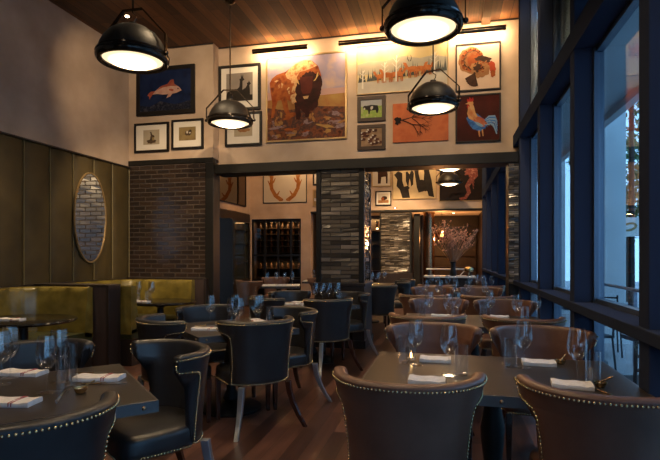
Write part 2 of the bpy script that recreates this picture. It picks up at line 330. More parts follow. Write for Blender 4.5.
def make_chair(name, label, leather, group, nails=True):
    global WIDE, DEEP
    WIDE = 0.068 if leather is leather_brown else 0.054; DEEP = 0.285 if leather is leather_brown else 0.268
    t = thing(name, label, 'chair', group=group)
    rows = [0.362, 0.40, 0.48, 0.58, 0.67, 0.72, 0.752, 0.766, 0.777, 0.785, 0.80, 0.84, 0.866]; n = 24
    mb = MB(); loops = []
    for j in range(n + 1):
        s = -1 + 2 * j / n
        out = [shell_pt(s, z, 0.0) for z in rows]
        inn = [shell_pt(s, z, 0.052 if z < 0.7 else 0.060) for z in reversed(rows)]
        top = [shell_pt(s, 0.866, 0.012) + Vector((0, 0, 0.012)), shell_pt(s, 0.866, 0.048) + Vector((0, 0, 0.012))]
        loops.append(out + top + inn)
    mb.rings(loops, 0)
    mb.build('backrest', leather, t, smooth=50, sub=1)
    # upholstered seat with its skirt
    rs = []
    for z, sc in ((0.362, 0.975), (0.368, 1.0), (0.40, 1.0), (0.445, 1.0), (0.462, 0.985), (0.474, 0.94), (0.482, 0.80), (0.486, 0.4)):
        ring = []
        for k in range(32):
            q = 2 * pi * k / 32; c, d = cos(q), sin(q); e = 0.34 if d > 0 else 0.34 + 0.5 * min(1, abs(d) * 3)
            x = math.copysign(abs(c) ** e, c) * (0.272 if d > 0 else 0.262); y = math.copysign(abs(d) ** e, d) * 0.268 if d > 0 else -abs(d) ** e * 0.235
            ring.append((x * sc, 0.04 + y * sc, z))
        rs.append(ring)
    MB().rings(rs).build('seat', leather, t, smooth=60)
    # tapered legs, the rear pair swept outwards
    for sx in (-1, 1):
        f = MB(); f.rings([[(sx * 0.235 + u * h, 0.262 + v * h, z) for u, v in ((-1, -1), (1, -1), (1, 1), (-1, 1))] for z, h in ((0.365, 0.022), (0.2, 0.019), (0.0, 0.014))])
        f.build('leg', leg_m, t, smooth=0, bevel=0.003)
        rr = []
        for q, h in ((0, 0.023), (0.25, 0.022), (0.5, 0.020), (0.75, 0.018), (1, 0.016)):
            px = sx * (0.205 + 0.02 * q + 0.075 * q * q); py = -0.175 - 0.02 * q - 0.10 * q * q; z = 0.365 * (1 - q)
            dx, dy = sx * 0.7071, -0.7071
            rr.append([(px + h * (dx * u - dy * v), py + h * (dy * u + dx * v), z) for u, v in ((-1, -1), (1, -1), (1, 1), (-1, 1))])
        rl = MB().rings(rr).build('leg', silvery_leg if sx < 0 and leather is leather_navy else leg_m, t, smooth=0, bevel=0.003)
        if sx < 0 and leather is leather_navy: rl['label'] = 'silver-grey leg'
    if nails:
        def walk(fn, n0, gap=0.0165, r=0.0058):
            nb = MB(); pts = [fn(i / n0) for i in range(n0 + 1)]; acc = 0.0
            for i in range(n0):
                acc += (pts[i + 1][0] - pts[i][0]).length
                if acc >= gap: acc = 0.0; nb.ball(pts[i][0] + pts[i][1] * 0.001, r, 6, 4)
            nb.build('nailhead_row', nail_m, t, smooth=60)
        def nrm(s, z):
            p = shell_pt(s, z, 0); q = shell_pt(s, z, 0.02); return (p - q).normalized()
        walk(lambda u: (shell_pt(-0.985 + 1.97 * u, 0.852, 0.0), nrm(-0.985 + 1.97 * u, 0.852)), 700)
        for sg in (-1, 1):
            walk(lambda u: (shell_pt(sg * 0.97, 0.84 - 0.46 * u, 0.0), nrm(sg * 0.97, 0.84 - 0.46 * u)), 500)
            walk(lambda u: (Vector((sg * 0.2725, 0.055 - 0.12 + 0.33 * u, 0.375)), Vector((sg, 0, 0))), 300)
        walk(lambda u: (shell_pt(-1 + 2 * u, 0.376, 0.0), nrm(-1 + 2 * u, 0.38)), 500)
        walk(lambda u: (Vector((-0.255 + 0.51 * u, 0.309, 0.375)), Vector((0, 1, 0))), 400)
    return t
GN, GB, GT = 'navy leather dining chairs', 'brown leather dining chairs along the windows', 'tan tub chairs in the back room'
first = {}
def chair(kind, x, y, deg, label, group):
    """deg = heading of the sitter, 0 = facing away from the camera (+y), counter-clockwise"""
    if kind not in first:
        t = make_chair({'navy': 'dining_chair', 'brown': 'dining_chair', 'tan': 'tub_chair'}[kind], label, {'navy': leather_navy, 'brown': leather_brown, 'tan': leather_tan}[kind], group, nails=True)
        t.location = (x, y, 0); t.rotation_euler.z = R(deg); first[kind] = t; return t
    return dup(first[kind], (x, y, 0), R(deg), label, group)

# ------------------------------------------------------------------ tables
def make_table(name, label, w, d, loc, rotz, group, top=None, h=0.75, cat='table'):
    t = thing(name, label, cat, loc, rotz, group)
    MB().box(-w / 2 + 0.004, w / 2 - 0.004, -d / 2 + 0.004, d / 2 - 0.004, h - 0.045, h).build('tabletop', top or table_m, t, smooth=0, bevel=0.003)
    e = MB()
    for s in (-1, 1):
        e.box(-w / 2, w / 2, s * d / 2 - 0.004, s * d / 2 + 0.004, h - 0.052, h - 0.001); e.box(s * w / 2 - 0.004, s * w / 2 + 0.004, -d / 2 - 0.004, d / 2 + 0.004, h - 0.052, h - 0.001)
    e = e.build('metal_edge', band_m, t, smooth=0)
    xs = [-w / 2 + 0.06, w / 2 - 0.06] + ([0.0] if w > 1.1 else [])
    for s in (-1, 1):
        for x in xs: MB().ball((x, s * (d / 2 + 0.004), h - 0.027), 0.010, 8, 5).build('bolt', bolt_m, e)
        for y in (-d / 2 + 0.06, d / 2 - 0.06): MB().ball((s * (w / 2 + 0.004), y, h - 0.027), 0.010, 8, 5).build('bolt', bolt_m, e)
    MB().lathe([(0.001, 0.0), (0.27, 0.0), (0.275, 0.02), (0.25, 0.034), (0.12, 0.05), (0.05, 0.07), (0.001, 0.075)], 32).build('base', iron_m, t, smooth=50)
    MB().lathe([(0.05, 0.06), (0.075, 0.10), (0.06, 0.14), (0.042, 0.18), (0.048, 0.26), (0.062, 0.38), (0.066, 0.45), (0.05, 0.54), (0.04, 0.60), (0.052, 0.63), (0.052, 0.66), (0.11, 0.69), (0.11, 0.705)], 20).build('pedestal', iron_m, t, smooth=50)
    return t

# ------------------------------------------------------------------ things on tables
proto = {}
def wine_glass(x, y, z, label, group, small=False):
    k = 'wg_s' if small else 'wg'
    if k not in proto:
        N = 12 if small else 20
        bowl = [(0.006, 0.088), (0.020, 0.096), (0.036, 0.116), (0.043, 0.135), (0.044, 0.150), (0.040, 0.180), (0.033, 0.222), (0.032, 0.222), (0.039, 0.180), (0.0425, 0.150), (0.041, 0.136), (0.034, 0.118), (0.018, 0.099), (0.001, 0.094)]
        stem = [(0.0055, 0.006), (0.0042, 0.02), (0.0036, 0.05), (0.0045, 0.08), (0.007, 0.089)]
        foot = [(0.001, 0.0), (0.037, 0.0), (0.038, 0.0015), (0.02, 0.004), (0.0055, 0.008), (0.001, 0.0085)]
        if small:
            t = MB().lathe(foot, N).lathe(stem, 6).lathe(bowl, N).build('wine_glass', glass_m, None, smooth=50); tag(t, label, 'glass', group)
        else:
            t = thing('wine_glass', label, 'glass', group=group)
            MB().lathe(bowl, N).build('bowl', glass_m, t, smooth=50); MB().lathe(stem, 8).build('stem', glass_m, t, smooth=50); MB().lathe(foot, N).build('foot', glass_m, t, smooth=50)
        t.location = (x, y, z); proto[k] = t; t.scale = (1.1, 1.1, 1.22); return t
    return dup(proto[k], (x, y, z), random.uniform(0, 6), label, group)
def tumbler(x, y, z, label, group, h=0.165, r=0.037):
    k = 'tb%.3f' % h
    if k not in proto:
        t = MB().lathe([(0.001, 0), (r * 0.9, 0), (r * 0.95, 0.004), (r, h), (r - 0.002, h), (r * 0.95 - 0.003, 0.012), (0.001, 0.010)], 20).build('water_glass', glass_m, None, smooth=50)
        tag(t, label, 'glass', group); t.location = (x, y, z); proto[k] = t; return t
    return dup(proto[k], (x, y, z), 0, label, group)
def napkin(x, y, z, rot, label, group, w=0.235, d=0.105, striped=True):
    k = 'napkin%.2f%s' % (w, striped)
    if k not in proto:
        t = thing('folded_napkin', label, 'napkin', group=group)
        mb = MB(); n = 12; rings = []
        for i in range(n + 1):
            u = -w / 2 + w * i / n; hh = 0.018 + 0.0015 * sin(i * 1.1) + 0.003 * (abs(u) > w * 0.4); dd = d / 2 * (1 + 0.02 * sin(i * 0.9))
            rings.append([(u, -dd, 0.0), (u, -dd * 1.02, hh * 0.5), (u, -dd * 0.96, hh), (u, -dd * 0.3, hh * 1.12), (u, dd * 0.3, hh * 1.05), (u, dd * 0.95, hh * 0.95), (u, dd * 1.02, hh * 0.4), (u, dd, 0.0)])
        mb.rings(rings).build('cloth', napkin_m, t, smooth=50)
        sb = MB()
        for uu in (0.03, 0.042):
            sb.box(uu, uu + 0.005, -d / 2 * 1.04, d / 2 * 1.04, 0.004, 0.0212)
        if striped: sb.build('woven_stripe', stripe_m, t, smooth=0)
        t.location = (x, y, z); t.rotation_euler.z = rot; proto[k] = t; return t
    return dup(proto[k], (x, y, z), rot, label, group)
def knife(x, y, z, rot, label, group=None):
    if 'knife' not in proto:
        t = thing('table_knife', label, 'knife', group=group)
        MB().rings([[(-0.11, -0.006, 0.001), (-0.11, 0.006, 0.001), (-0.11, 0.006, 0.008), (-0.11, -0.006, 0.008)], [(-0.01, -0.005, 0.001), (-0.01, 0.005, 0.001), (-0.01, 0.005, 0.008), (-0.01, -0.005, 0.008)]]).build('handle', gold_m, t, smooth=0, bevel=0.002)
        MB().rings([[(-0.01, -0.005, 0.003), (-0.01, 0.005, 0.003), (-0.01, 0.005, 0.005), (-0.01, -0.005, 0.005)], [(0.07, -0.009, 0.003), (0.07, 0.008, 0.003), (0.07, 0.008, 0.0045), (0.07, -0.009, 0.0045)], [(0.115, 0.004, 0.003), (0.115, 0.008, 0.003), (0.115, 0.008, 0.004), (0.115, 0.004, 0.004)]]).build('blade', silver_m, t, smooth=0)
        t.location = (x, y, z); t.rotation_euler.z = rot; proto['knife'] = t; return t
    return dup(proto['knife'], (x, y, z), rot, label, group)
def salt_dish(x, y, z, label, group):
    if 'salt' not in proto:
        t = thing('salt_dish', label, 'salt dish', group=group)
        MB().lathe([(0.001, 0), (0.018, 0), (0.026, 0.012), (0.030, 0.026), (0.028, 0.026), (0.023, 0.012), (0.001, 0.007)], 18).build('bowl', gold_m, t, smooth=50)
        MB().ball((0, 0, 0.014), 0.021, 10, 6, 0, 0.35).build('salt', white_m, t)
        MB().tube([(0.0, 0.0, 0.022), (0.03, 0.012, 0.036), (0.06, 0.024, 0.048)], [0.006, 0.003, 0.004], 6).build('spoon', gold_m, t)
        t.location = (x, y, z); proto['salt'] = t; return t
    return dup(proto['salt'], (x, y, z), 0.6, label, group)
def tealight(x, y, z, label, group):
    if 'tea' not in proto:
        t = thing('candle_glass', label, 'candle', group=group)
        MB().lathe([(0.001, 0), (0.030, 0), (0.032, 0.004), (0.033, 0.09), (0.031, 0.09), (0.030, 0.008), (0.001, 0.006)], 18).build('holder', glass_m, t, smooth=50)
        MB().lathe([(0.001, 0.008), (0.020, 0.008), (0.020, 0.022), (0.001, 0.022)], 14).build('candle', white_m, t, smooth=40)
        MB().lathe([(0.001, 0.022), (0.006, 0.030), (0.004, 0.042), (0.0005, 0.054)], 8).build('flame', candle_m, t)
        t.location = (x, y, z); proto['tea'] = t; return t
    return dup(proto['tea'], (x, y, z), 0, label, group)

TZ = 0.7505
GW, GTB, GNP = 'wine glasses laid out on the tables', 'water glasses laid out on the tables', 'folded napkins on the tables'
# ---- the row of tables along the windows
PITCH = 2.30
for k, rw in enumerate(('nearest', 'second', 'third', 'fourth')):
    y = 2.92 + k * PITCH; x = 0.245 - (0.13 if k == 2 else 0); small = k > 1
    make_table('dining_table', '%s dark table from the camera in the row beside the windows' % rw.capitalize(), 1.36, 0.94, (x, y, 0), 0, 'dining tables along the windows')
    for (dx, dy, deg, pl) in ((-0.42, -0.60, 0, 'on the near left side of'), (0.395, -0.60, 0, 'on the near right side of'), (-0.345, 0.84, 180, 'on the far left side of'), (0.395, 0.84, 180, 'on the far right side of')):
        if k == 3 and dy > 0: continue
        chair('brown', x + dx, y + dy, deg + (2 if dx < 0 else -2), 'brown leather nailhead chair %s the %s table along the windows' % (pl, rw), GB)
    for (sx, sy, pl, wx, wy, tx, ty, nx, ny, nr) in ((-1, -1, 'near left', 0.01, 2.81, 0.075, 2.82, -0.10, 2.63, 0), (-1, 1, 'far left', -0.18, 3.02, -0.25, 3.06, -0.07, 3.17, 0), (1, -1, 'near right', 0.65, 2.81, 0.72, 2.79, 0.60, 2.70, -0.12), (1, 1, 'far right', 0.43, 3.08, 0.36, 3.09, 0.53, 3.21, -0.06)):
        yy = k * PITCH; sh_ = 0.13 if k == 2 else 0; wx -= sh_; tx -= sh_; nx -= sh_
        wine_glass(wx, wy + yy, TZ, 'stemmed wine glass at the %s seat of the %s table along the windows' % (pl, rw), GW, small)
        if k < 3: tumbler(tx, ty + yy, TZ, 'tall straight water glass at the %s seat of the %s table along the windows' % (pl, rw), GTB)
        if k < 3: napkin(nx, ny + yy, TZ, nr, 'folded white napkin at the %s seat of the %s table along the windows' % (pl, rw), GNP, w=0.185, d=0.13, striped=False)
tealight(-0.215, 3.13, TZ, 'lit tea light in a clear glass behind the left water glass, nearest window table', None)
salt_dish(0.735, 2.72, TZ, 'brass salt dish with spoon at the right end of the nearest window table', 'salt dishes')
knife(0.70, 2.66, TZ, 1.9, 'knife lying by the brass salt dish on the nearest window table', 'table knives')
salt_dish(0.66, 3.24, TZ, 'brass salt dish by the far right napkin of the nearest window table', 'salt dishes')
for (xa, ya) in ((0.15, 5.35), (0.9, 5.3)):
    wine_glass(xa - 0.05, ya - 0.02, TZ, 'extra wine glass at the %s of the second table along the windows' % ('middle' if xa < 0.5 else 'right end'), GW)
for (xa, ya, q) in ((-0.1, 7.7, 'centre'), (0.12, 7.42, 'right of centre')):
    wine_glass(xa, ya, TZ, 'extra wine glass at the %s of the third table along the windows' % q, GW, True)
for (xa, ya, q) in ((-0.3, 9.9, 'left end'), (0.15, 9.7, 'centre'), (0.55, 9.95, 'right of centre'), (0.8, 9.65, 'right end')):
    wine_glass(xa, ya, TZ, 'extra wine glass at the %s of the fourth table along the windows' % q, GW, True)

# ---- the turned tables on the left
A = 46.0
def local(cx, cy, u, v):   # u along heading (-,+), v along (+,+)
    a = R(A); return cx - sin(a) * u + cos(a) * v, cy + cos(a) * u + sin(a) * v
T = {'front': (-1.90, 2.02), 'middle': (-1.92, 4.29), 'rear': (-1.75, 6.50)}
for nm, (cx, cy) in T.items():
    make_table('dining_table', {'front': 'square dark table turned cornerwise at the front left', 'middle': 'square dark table turned cornerwise behind the front left one', 'rear': 'square dark table turned cornerwise in front of the brick pillar'}[nm], 0.90, 0.90, (cx, cy, 0), R(A), 'square dining tables turned cornerwise')
def lchair(t, u, v, deg, label): 
    x, y = local(*T[t], u, v); chair('navy', x, y, A + deg, label, GN)
lchair('front', -0.70, -0.09, 0, 'black leather nailhead chair with its back to us in the bottom left corner')
lchair('front', 0.17, 0.62, 98, 'black leather chair at the right of the front left table, inner back towards us')
lchair('front', 0.62, 0.0, 180, 'black leather chair on the booth side of the front left table')
lchair('middle', -0.50, 0.02, 0, 'black leather chair with its back to us at the middle turned table')
lchair('middle', -0.02, 0.58, 90, 'black leather chair right of the middle turned table, seat towards us')
lchair('middle', -0.03, -0.57, -90, 'black leather chair left of the middle turned table, nailed wing towards us')
lchair('middle', 0.62, 0.0, 180, 'black leather chair on the booth side of the middle turned table')
lchair('rear', -0.56, -0.11, 0, 'black leather chair with its back to us at the table before the pillar')
lchair('rear', 0.0, 0.60, 90, 'black leather chair right against the brick pillar base, seat towards us')
lchair('rear', 0.0, -0.62, -90, 'black leather chair left of the table before the pillar')
lchair('rear', 0.62, 0.0, 180, 'black leather chair on the far side of the table before the pillar')
F = 'the front left table'
for x, y, l in ((-1.84, 2.02, 'in the middle of'), (-2.17, 2.09, 'at the left end of'), (-1.93, 2.20, 'second from the right on'), (-2.25, 2.22, 'farthest back on')):
    wine_glass(x, y, TZ, 'stemmed wine glass %s %s' % (l, F), GW)
tumbler(-1.765, 2.035, TZ, 'tall slim water glass nearest us on the front left table', GTB, 0.215, 0.031)
tumbler(-1.80, 2.13, TZ, 'tall slim water glass standing behind another on the front left table', GTB, 0.215, 0.031)
napkin(-1.77, 2.30, TZ, R(12), 'white napkin with a red stripe at the right corner of the front left table', GNP)
napkin(-1.86, 1.83, TZ, R(10), 'white napkin at the near side of the front left table behind a chair back', GNP)
napkin(-2.25, 2.30, TZ, R(6), 'pinkish white napkin at the back left of the front left table', GNP)
knife(-1.68, 2.22, TZ, R(18), 'knife beside the striped napkin on the front left table', 'table knives')
knife(-1.87, 2.40, TZ, R(14), 'knife behind the striped napkin on the front left table', 'table knives')
salt_dish(-1.68, 2.05, TZ, 'brass salt dish right of the tall glasses on the front left table', 'salt dishes')
knife(-1.72, 1.97, TZ, R(-60), 'dark little knife in front of the tall glasses on the front left table', 'table knives')
M_ = 'the middle turned table'
for (u, v, l) in ((-0.10, 0.20, 'right front'), (-0.02, 0.27, 'right rear'), (-0.22, -0.02, 'left front'), (-0.12, -0.04, 'left rear'), (0.20, 0.12, 'far right'), (0.22, -0.12, 'far left')):
    x, y = local(*T['middle'], u, v); wine_glass(x, y, TZ, '%s wine glass on %s' % (l.capitalize(), M_), GW)
for (u, v, l) in ((-0.02, 0.38, 'right'), (-0.26, -0.10, 'left')):
    x, y = local(*T['middle'], u, v); tumbler(x, y, TZ, '%s-hand tall water glass on %s' % (l, M_), GTB)
x, y = local(*T['middle'], -0.10, -0.27); napkin(x, y, TZ, R(8), 'white napkin at the left corner of the middle turned table', GNP)
x, y = local(*T['middle'], -0.28, 0.14); napkin(x, y, TZ, R(40), 'white napkin at the near side of the middle turned table behind a chair', GNP)
x, y = local(*T['middle'], 0.10, 0.32); napkin(x, y, TZ, R(130), 'white napkin at the right side of the middle turned table', GNP)
x, y = local(*T['middle'], -0.06, -0.24); knife(x, y, TZ + 0.026, R(30), 'brass handled knife across the left napkin of the middle turned table', 'table knives')
B_ = 'the table before the brick pillar'
for (u, v, l) in ((0.02, 0.06, 'leftmost'), (0.0, 0.16, 'second from left'), (0.0, 0.26, 'third from left'), (-0.04, 0.375, 'rightmost')):
    x, y = local(*T['rear'], u, v); wine_glass(x, y, TZ, '%s wine glass on %s' % (l.capitalize(), B_), GW, True)
for (u, v, r_, l) in ((0.05, -0.28, 10, 'at the left corner of'), (-0.12, -0.1, 20, 'nearest us on'), (0.16, -0.08, -10, 'farthest back on')):
    x, y = local(*T['rear'], u, v); napkin(x, y, TZ, R(r_), 'white napkin %s %s' % (l, B_), GNP)
x, y = local(*T['rear'], -0.12, 0.36); tumbler(x, y, TZ, 'low right-hand water glass on the table before the brick pillar', GTB)

# ---- the long table beyond the pillar with its black chairs
make_table('dining_table', 'long dark table beyond the pillar laid with a row of glasses', 0.9, 2.5, (-1.65, 10.5, 0), 0, 'dining tables in the back room', top=darkwood)
chair('navy', -1.16, 8.80, 20, 'black leather chair with its back to us just right of the brick pillar', GN)
chair('navy', -0.95, 10.1, 100, 'second black leather chair beyond the pillar, turned side on', GN)
chair('navy', -0.92, 11.0, 100, 'farthest black leather chair beyond the pillar, turned side on', GN)
for i in range(8):
    wine_glass(-1.70 + 0.10 * (i % 4), 9.4 + 0.32 * i, TZ, '%s wine glass from the near end of the long table beyond the pillar' % ('First Second Third Fourth Fifth Sixth Seventh Eighth'.split()[i]), 'glasses on the long table', True)
# ---- back room tables on the left
make_table('dining_table', 'white topped table between tan chairs in the back room', 0.9, 0.8, (-3.55, 10.4, 0), R(15), 'dining tables in the back room', top=white_m)
make_table('dining_table', 'white topped table by the plaster post in the back room', 0.8, 0.8, (-3.15, 12.4, 0), R(10), 'dining tables in the back room', top=white_m)
chair('tan', -3.95, 9.75, -25, 'tan tub chair with its back to us at the white back room table', GT)
chair('tan', -3.9, 11.2, 200, 'tan chair behind the white table facing us by the wine cabinet', GT)
chair('tan', -2.95, 11.0, 120, 'tan chair right of the white table in the back room', GT)
for (x, y, l) in ((-3.8, 10.35, 'left'), (-3.65, 10.55, 'second'), (-3.45, 10.5, 'third'), (-3.3, 10.6, 'right')):
    wine_glass(x, y, TZ, '%s wine glass on the white topped table between tan chairs' % l.capitalize(), 'glasses on the back room tables', True)
for (x, y, l) in ((-3.3, 12.4, 'left'), (-3.1, 12.35, 'right')):
    wine_glass(x, y, TZ, '%s wine glass on the white topped table by the plaster post' % l.capitalize(), 'glasses on the back room tables', True)
napkin(-3.45, 10.25, TZ, 0.3, 'white napkin on the white topped table between tan chairs', GNP)

# ------------------------------------------------------------------ booths along the left wall
ZB0, ZB1 = 1.03, 2.83
pan = thing('wall_panel', 'olive leather wall panelling in tall padded channels above the booths', 'wall panel', (XL, 0, 0))
yw = 0.426; ys = [7.38 - yw * i for i in range(13)]
for i in range(12):
    y1, y0 = ys[i], ys[i + 1]; rs = []
    for q, d in ((0, 0.004), (0.06, 0.028), (0.2, 0.042), (0.5, 0.05), (0.8, 0.042), (0.94, 0.028), (1, 0.004)):
        yy = y0 + (y1 - y0) * q; rs.append([(0, yy, ZB0), (d, yy, ZB0), (d, yy, ZB1 - 0.02), (d * 0.6, yy, ZB1), (0, yy, ZB1)])
    ch = MB().rings(rs).build('padded_channel', panel_green, pan, smooth=50)
    MB().tube([(0.022, y1, ZB0), (0.022, y1, ZB1)], 0.009, 6).build('piping', seam_m, ch)
MB().box(0, 0.055, ys[-1], 7.38, ZB1, ZB1 + 0.02).box(0, 0.06, ys[-1], 7.38, ZB0 - 0.03, ZB0).build('trim_strip', darkwood, pan, smooth=0)

def booth(y0, y1, label, D=1.28):
    t = thing('booth', label, 'booth', (XL, (y0 + y1) / 2, 0), 0, 'booths along the left wall'); h = (y1 - y0) / 2
    # horseshoe path of the back: from the aisle end along one side, round the wall, to the other aisle end
    r = 0.42
    def path(n=46):
        pts = []
        for i in range(8): pts.append((D - (D - r) * i / 8, -h, 0, -1))
        for i in range(13): a = R(270 - 90 * i / 12); pts.append((r + r * cos(a), -h + r + r * sin(a), cos(a), sin(a)))
        for i in range(1, 8): pts.append((0, -h + r + (2 * h - 2 * r) * i / 8, -1, 0))
        for i in range(13): a = R(180 - 90 * i / 12); pts.append((r + r * cos(a), h - r + r * sin(a), cos(a), sin(a)))
        for i in range(1, 9): pts.append((r + (D - r) * i / 8, h, 0, 1))
        return pts
    def sweep(prof, m, name, parent=t, tuft=0.0):
        rs = []
        for i, (x, y, nx, ny) in enumerate(path()):
            k = 1.0 - tuft * (1 if i % 4 == 0 else 0)
            rs.append([(x - nx * (d * k if 0.05 < z < 1.0 and d > 0.05 else d), y - ny * (d * k if 0.05 < z < 1.0 and d > 0.05 else d), z) for d, z in prof])
        return MB().rings(rs).build(name, m, parent, smooth=55)
    sweep([(0.01, 0.40), (0.17, 0.42), (0.165, 0.60), (0.14, 0.80), (0.13, 0.95), (0.11, 1.0), (0.06, 1.015), (0.01, 1.005)], leather_green, 'backrest', tuft=0.10)
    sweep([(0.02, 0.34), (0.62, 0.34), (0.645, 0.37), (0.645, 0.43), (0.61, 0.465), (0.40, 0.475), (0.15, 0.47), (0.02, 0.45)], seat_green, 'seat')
    sweep([(0.02, 0.0), (0.56, 0.0), (0.56, 0.335), (0.02, 0.335)], darkwood, 'plinth')
    return t
booth(3.42, 5.36, 'olive leather horseshoe booth under the oval mirror, nearer one', 0.93)
booth(5.60, 7.26, 'olive leather horseshoe booth in the corner beneath the brick')
booth(1.2, 3.18, 'olive leather horseshoe booth at the left edge of the room, closest to us', 0.93)
def divider(y0, y1, label, x1=-3.98):
    t = thing('booth_divider', label, 'divider', (XL, y0, 0), 0, 'dividers between the booths'); w_ = y1 - y0
    MB().box(0, x1 - XL - 0.04, 0, w_, 0, 1.02).build('panel', divider_m, t, smooth=0, bevel=0.006)
    MB().box(x1 - XL - 0.04, x1 - XL, -0.005, w_ + 0.005, 0, 1.035).build('end_post', darkwood, t, smooth=0, bevel=0.006)
    MB().box(0, x1 - XL - 0.04, -0.005, w_ + 0.005, 1.02, 1.035).build('cap', darkwood, t, smooth=0)
divider(5.37, 5.59, 'dark wood divider standing between the two olive booths', -4.0)
divider(7.27, 7.37, 'dark wood end panel of the corner booth against the brick', -3.68)
divider(3.19, 3.41, 'dark wood divider at the left edge between the front booths')
def booth_table(x, y, label):
    t = thing('booth_table', label, 'table', (x, y, 0), 0, 'oval booth tables')
    MB().lathe([(0.001, 0.715), (0.93, 0.715), (0.98, 0.722), (1.0, 0.735), (0.99, 0.748), (0.97, 0.75), (0.001, 0.75)], 48, sx=0.52, sy=0.46).build('tabletop', black_gloss, t, smooth=40)
    MB().lathe([(0.001, 0), (0.25, 0), (0.25, 0.02), (0.06, 0.05), (0.045, 0.1), (0.045, 0.66), (0.14, 0.70), (0.14, 0.715)], 24).build('pedestal', iron_m, t, smooth=45)
    return t
black_gloss = mat('black_lacquer', (0.010, 0.009, 0.008), 0.16)
booth_table(-4.20, 4.30, 'black oval table in the booth under the oval mirror')
booth_table(-3.95, 6.42, 'black oval table laid with glasses in the corner booth')
booth_table(-4.32, 2.2, 'black oval table in the booth at the left edge')
for (x, y, l) in ((-4.25, 6.35, 'left'), (-4.15, 6.50, 'middle'), (-4.05, 6.36, 'right')):
    wine_glass(x, y, TZ, '%s wine glass on the corner booth table' % l.capitalize(), 'glasses on the booth tables', True)
for (x, y, l) in ((-4.20, 6.26, 'left'), (-4.05, 6.26, 'right')):
    tumbler(x, y, TZ, '%s-hand water glass on the corner booth table' % l, 'glasses on the booth tables')
napkin(-4.38, 6.30, TZ, 0.1, 'white napkin at the left of the corner booth table', GNP)
napkin(-4.10, 6.18, TZ, 0.0, 'white napkin in front of the glasses on the corner booth table', GNP)
napkin(-4.22, 4.18, TZ, 0.1, 'white napkin on the black table in the mirror booth', GNP)
knife(-4.08, 4.14, TZ, 0.2, 'knife by the napkin on the black table in the mirror booth', 'table knives')
# oval mirror
t = thing('wall_mirror', 'tall oval mirror in a thin gilt rim on the olive wall panelling', 'mirror', (XL + 0.055, 6.40, 1.945))
def oval(a, c, n=48): return [(a * cos(2 * pi * i / n), c * sin(2 * pi * i / n)) for i in range(n)]
MB().rings([[(0.0, y * 0.995, z * 0.995) for y, z in oval(0.325, 0.64)], [(0.014, y * 0.99, z * 0.99) for y, z in oval(0.325, 0.64)]]).build('mirror_glass', mirror_m, t, smooth=0)
MB().rings([[(x, y * q, z * q2) for y, z in oval(0.325, 0.64)] for x, q, q2 in ((0, 1.0, 1.0), (0, 1.055, 1.03), (0.022, 1.055, 1.03), (0.022, 1.0, 1.0), (0.0, 1.0, 1.0))], cap=(False, False)).build('rim', frame_gold, t, smooth=40)

# ------------------------------------------------------------------ pendants and other lamps
def pendant(x, y, z, label, far=False, yaw=0.0):
    t = thing('pendant_lamp', label, 'lamp', (x, y, z), yaw, 'domed pendant lamps')
    MB().lathe([(0.285, 0.035), (0.282, 0.06), (0.268, 0.11), (0.24, 0.165), (0.195, 0.22), (0.135, 0.262), (0.07, 0.285), (0.035, 0.290), (0.035, 0.315), (0.001, 0.318)], 40).build('shade', black_m, t, smooth=50)
    MB().lathe([(0.245, -0.012), (0.262, -0.028), (0.285, -0.026), (0.300, -0.008), (0.304, 0.012), (0.298, 0.024), (0.304, 0.034), (0.298, 0.05), (0.284, 0.055), (0.25, 0.04), (0.245, -0.012)], 48).build('rim', rim_m, t, smooth=40)
    MB().lathe([(0.001, -0.05), (0.08, -0.046), (0.15, -0.036), (0.21, -0.018), (0.25, 0.003), (0.25, 0.012), (0.001, 0.012)], 40).build('lens', lens_far_m if far else lens_m, t, smooth=60)
    MB().strap([(-0.315, 0, 0.03), (-0.315, 0, 0.19), (-0.09, 0, 0.43), (0.09, 0, 0.43), (0.315, 0, 0.19), (0.315, 0, 0.03)], 0.014, 0.006).build('yoke', chrome_m, t, smooth=0); yk = COL.objects[-1]
    for s in (-1, 1): MB().ball((s * 0.318, 0, 0.03), 0.022, 10, 6).build('pivot_knob', chrome_m, yk)
    MB().tube([(0, 0, 0.43), (0, 0, ZC - z)], 0.009, 8).build('rod', chrome_m, t)
    MB().lathe([(0.001, ZC - z - 0.05), (0.03, ZC - z - 0.045), (0.065, ZC - z - 0.02), (0.065, ZC - z)], 20).build('canopy', chrome_m, t)
    MB().tube([(0.0, 0, 0.31), (0.03, 0, 0.345), (0.035, 0, 0.375), (0.0, 0, 0.40), (-0.01, 0, 0.43)], 0.005, 6).build('cable', chrome_m, t)
    return t
rim_m = mat('polished_black_rim', (0.03, 0.024, 0.02), 0.14, 0.6)
pendant(-2.64, 3.86, 3.085, 'domed black pendant lamp at the top left, before the fish painting', yaw=0.0)
pendant(-2.80, 6.22, 3.155, 'domed black pendant lamp hanging before the picture of two goats', yaw=0.2)
pendant(-0.18, 3.96, 3.15, 'largest domed black pendant lamp, at the top edge right of centre')
pendant(-0.16, 6.08, 3.145, 'domed black pendant lamp hanging before the orange tree canvas', yaw=-0.35)
pendant(-0.18, 1.78, 3.2, 'domed black pendant lamp over the near end of the nearest window table, above the frame')
pendant(-2.64, 1.62, 3.2, 'domed black pendant lamp above the front left table, over the frame')
pendant(0.05, 10.9, 3.22, 'upper of the two small pendants seen through the opening', far=True)
pendant(0.05, 13.2, 3.22, 'lower of the two small pendants seen through the opening', far=True)

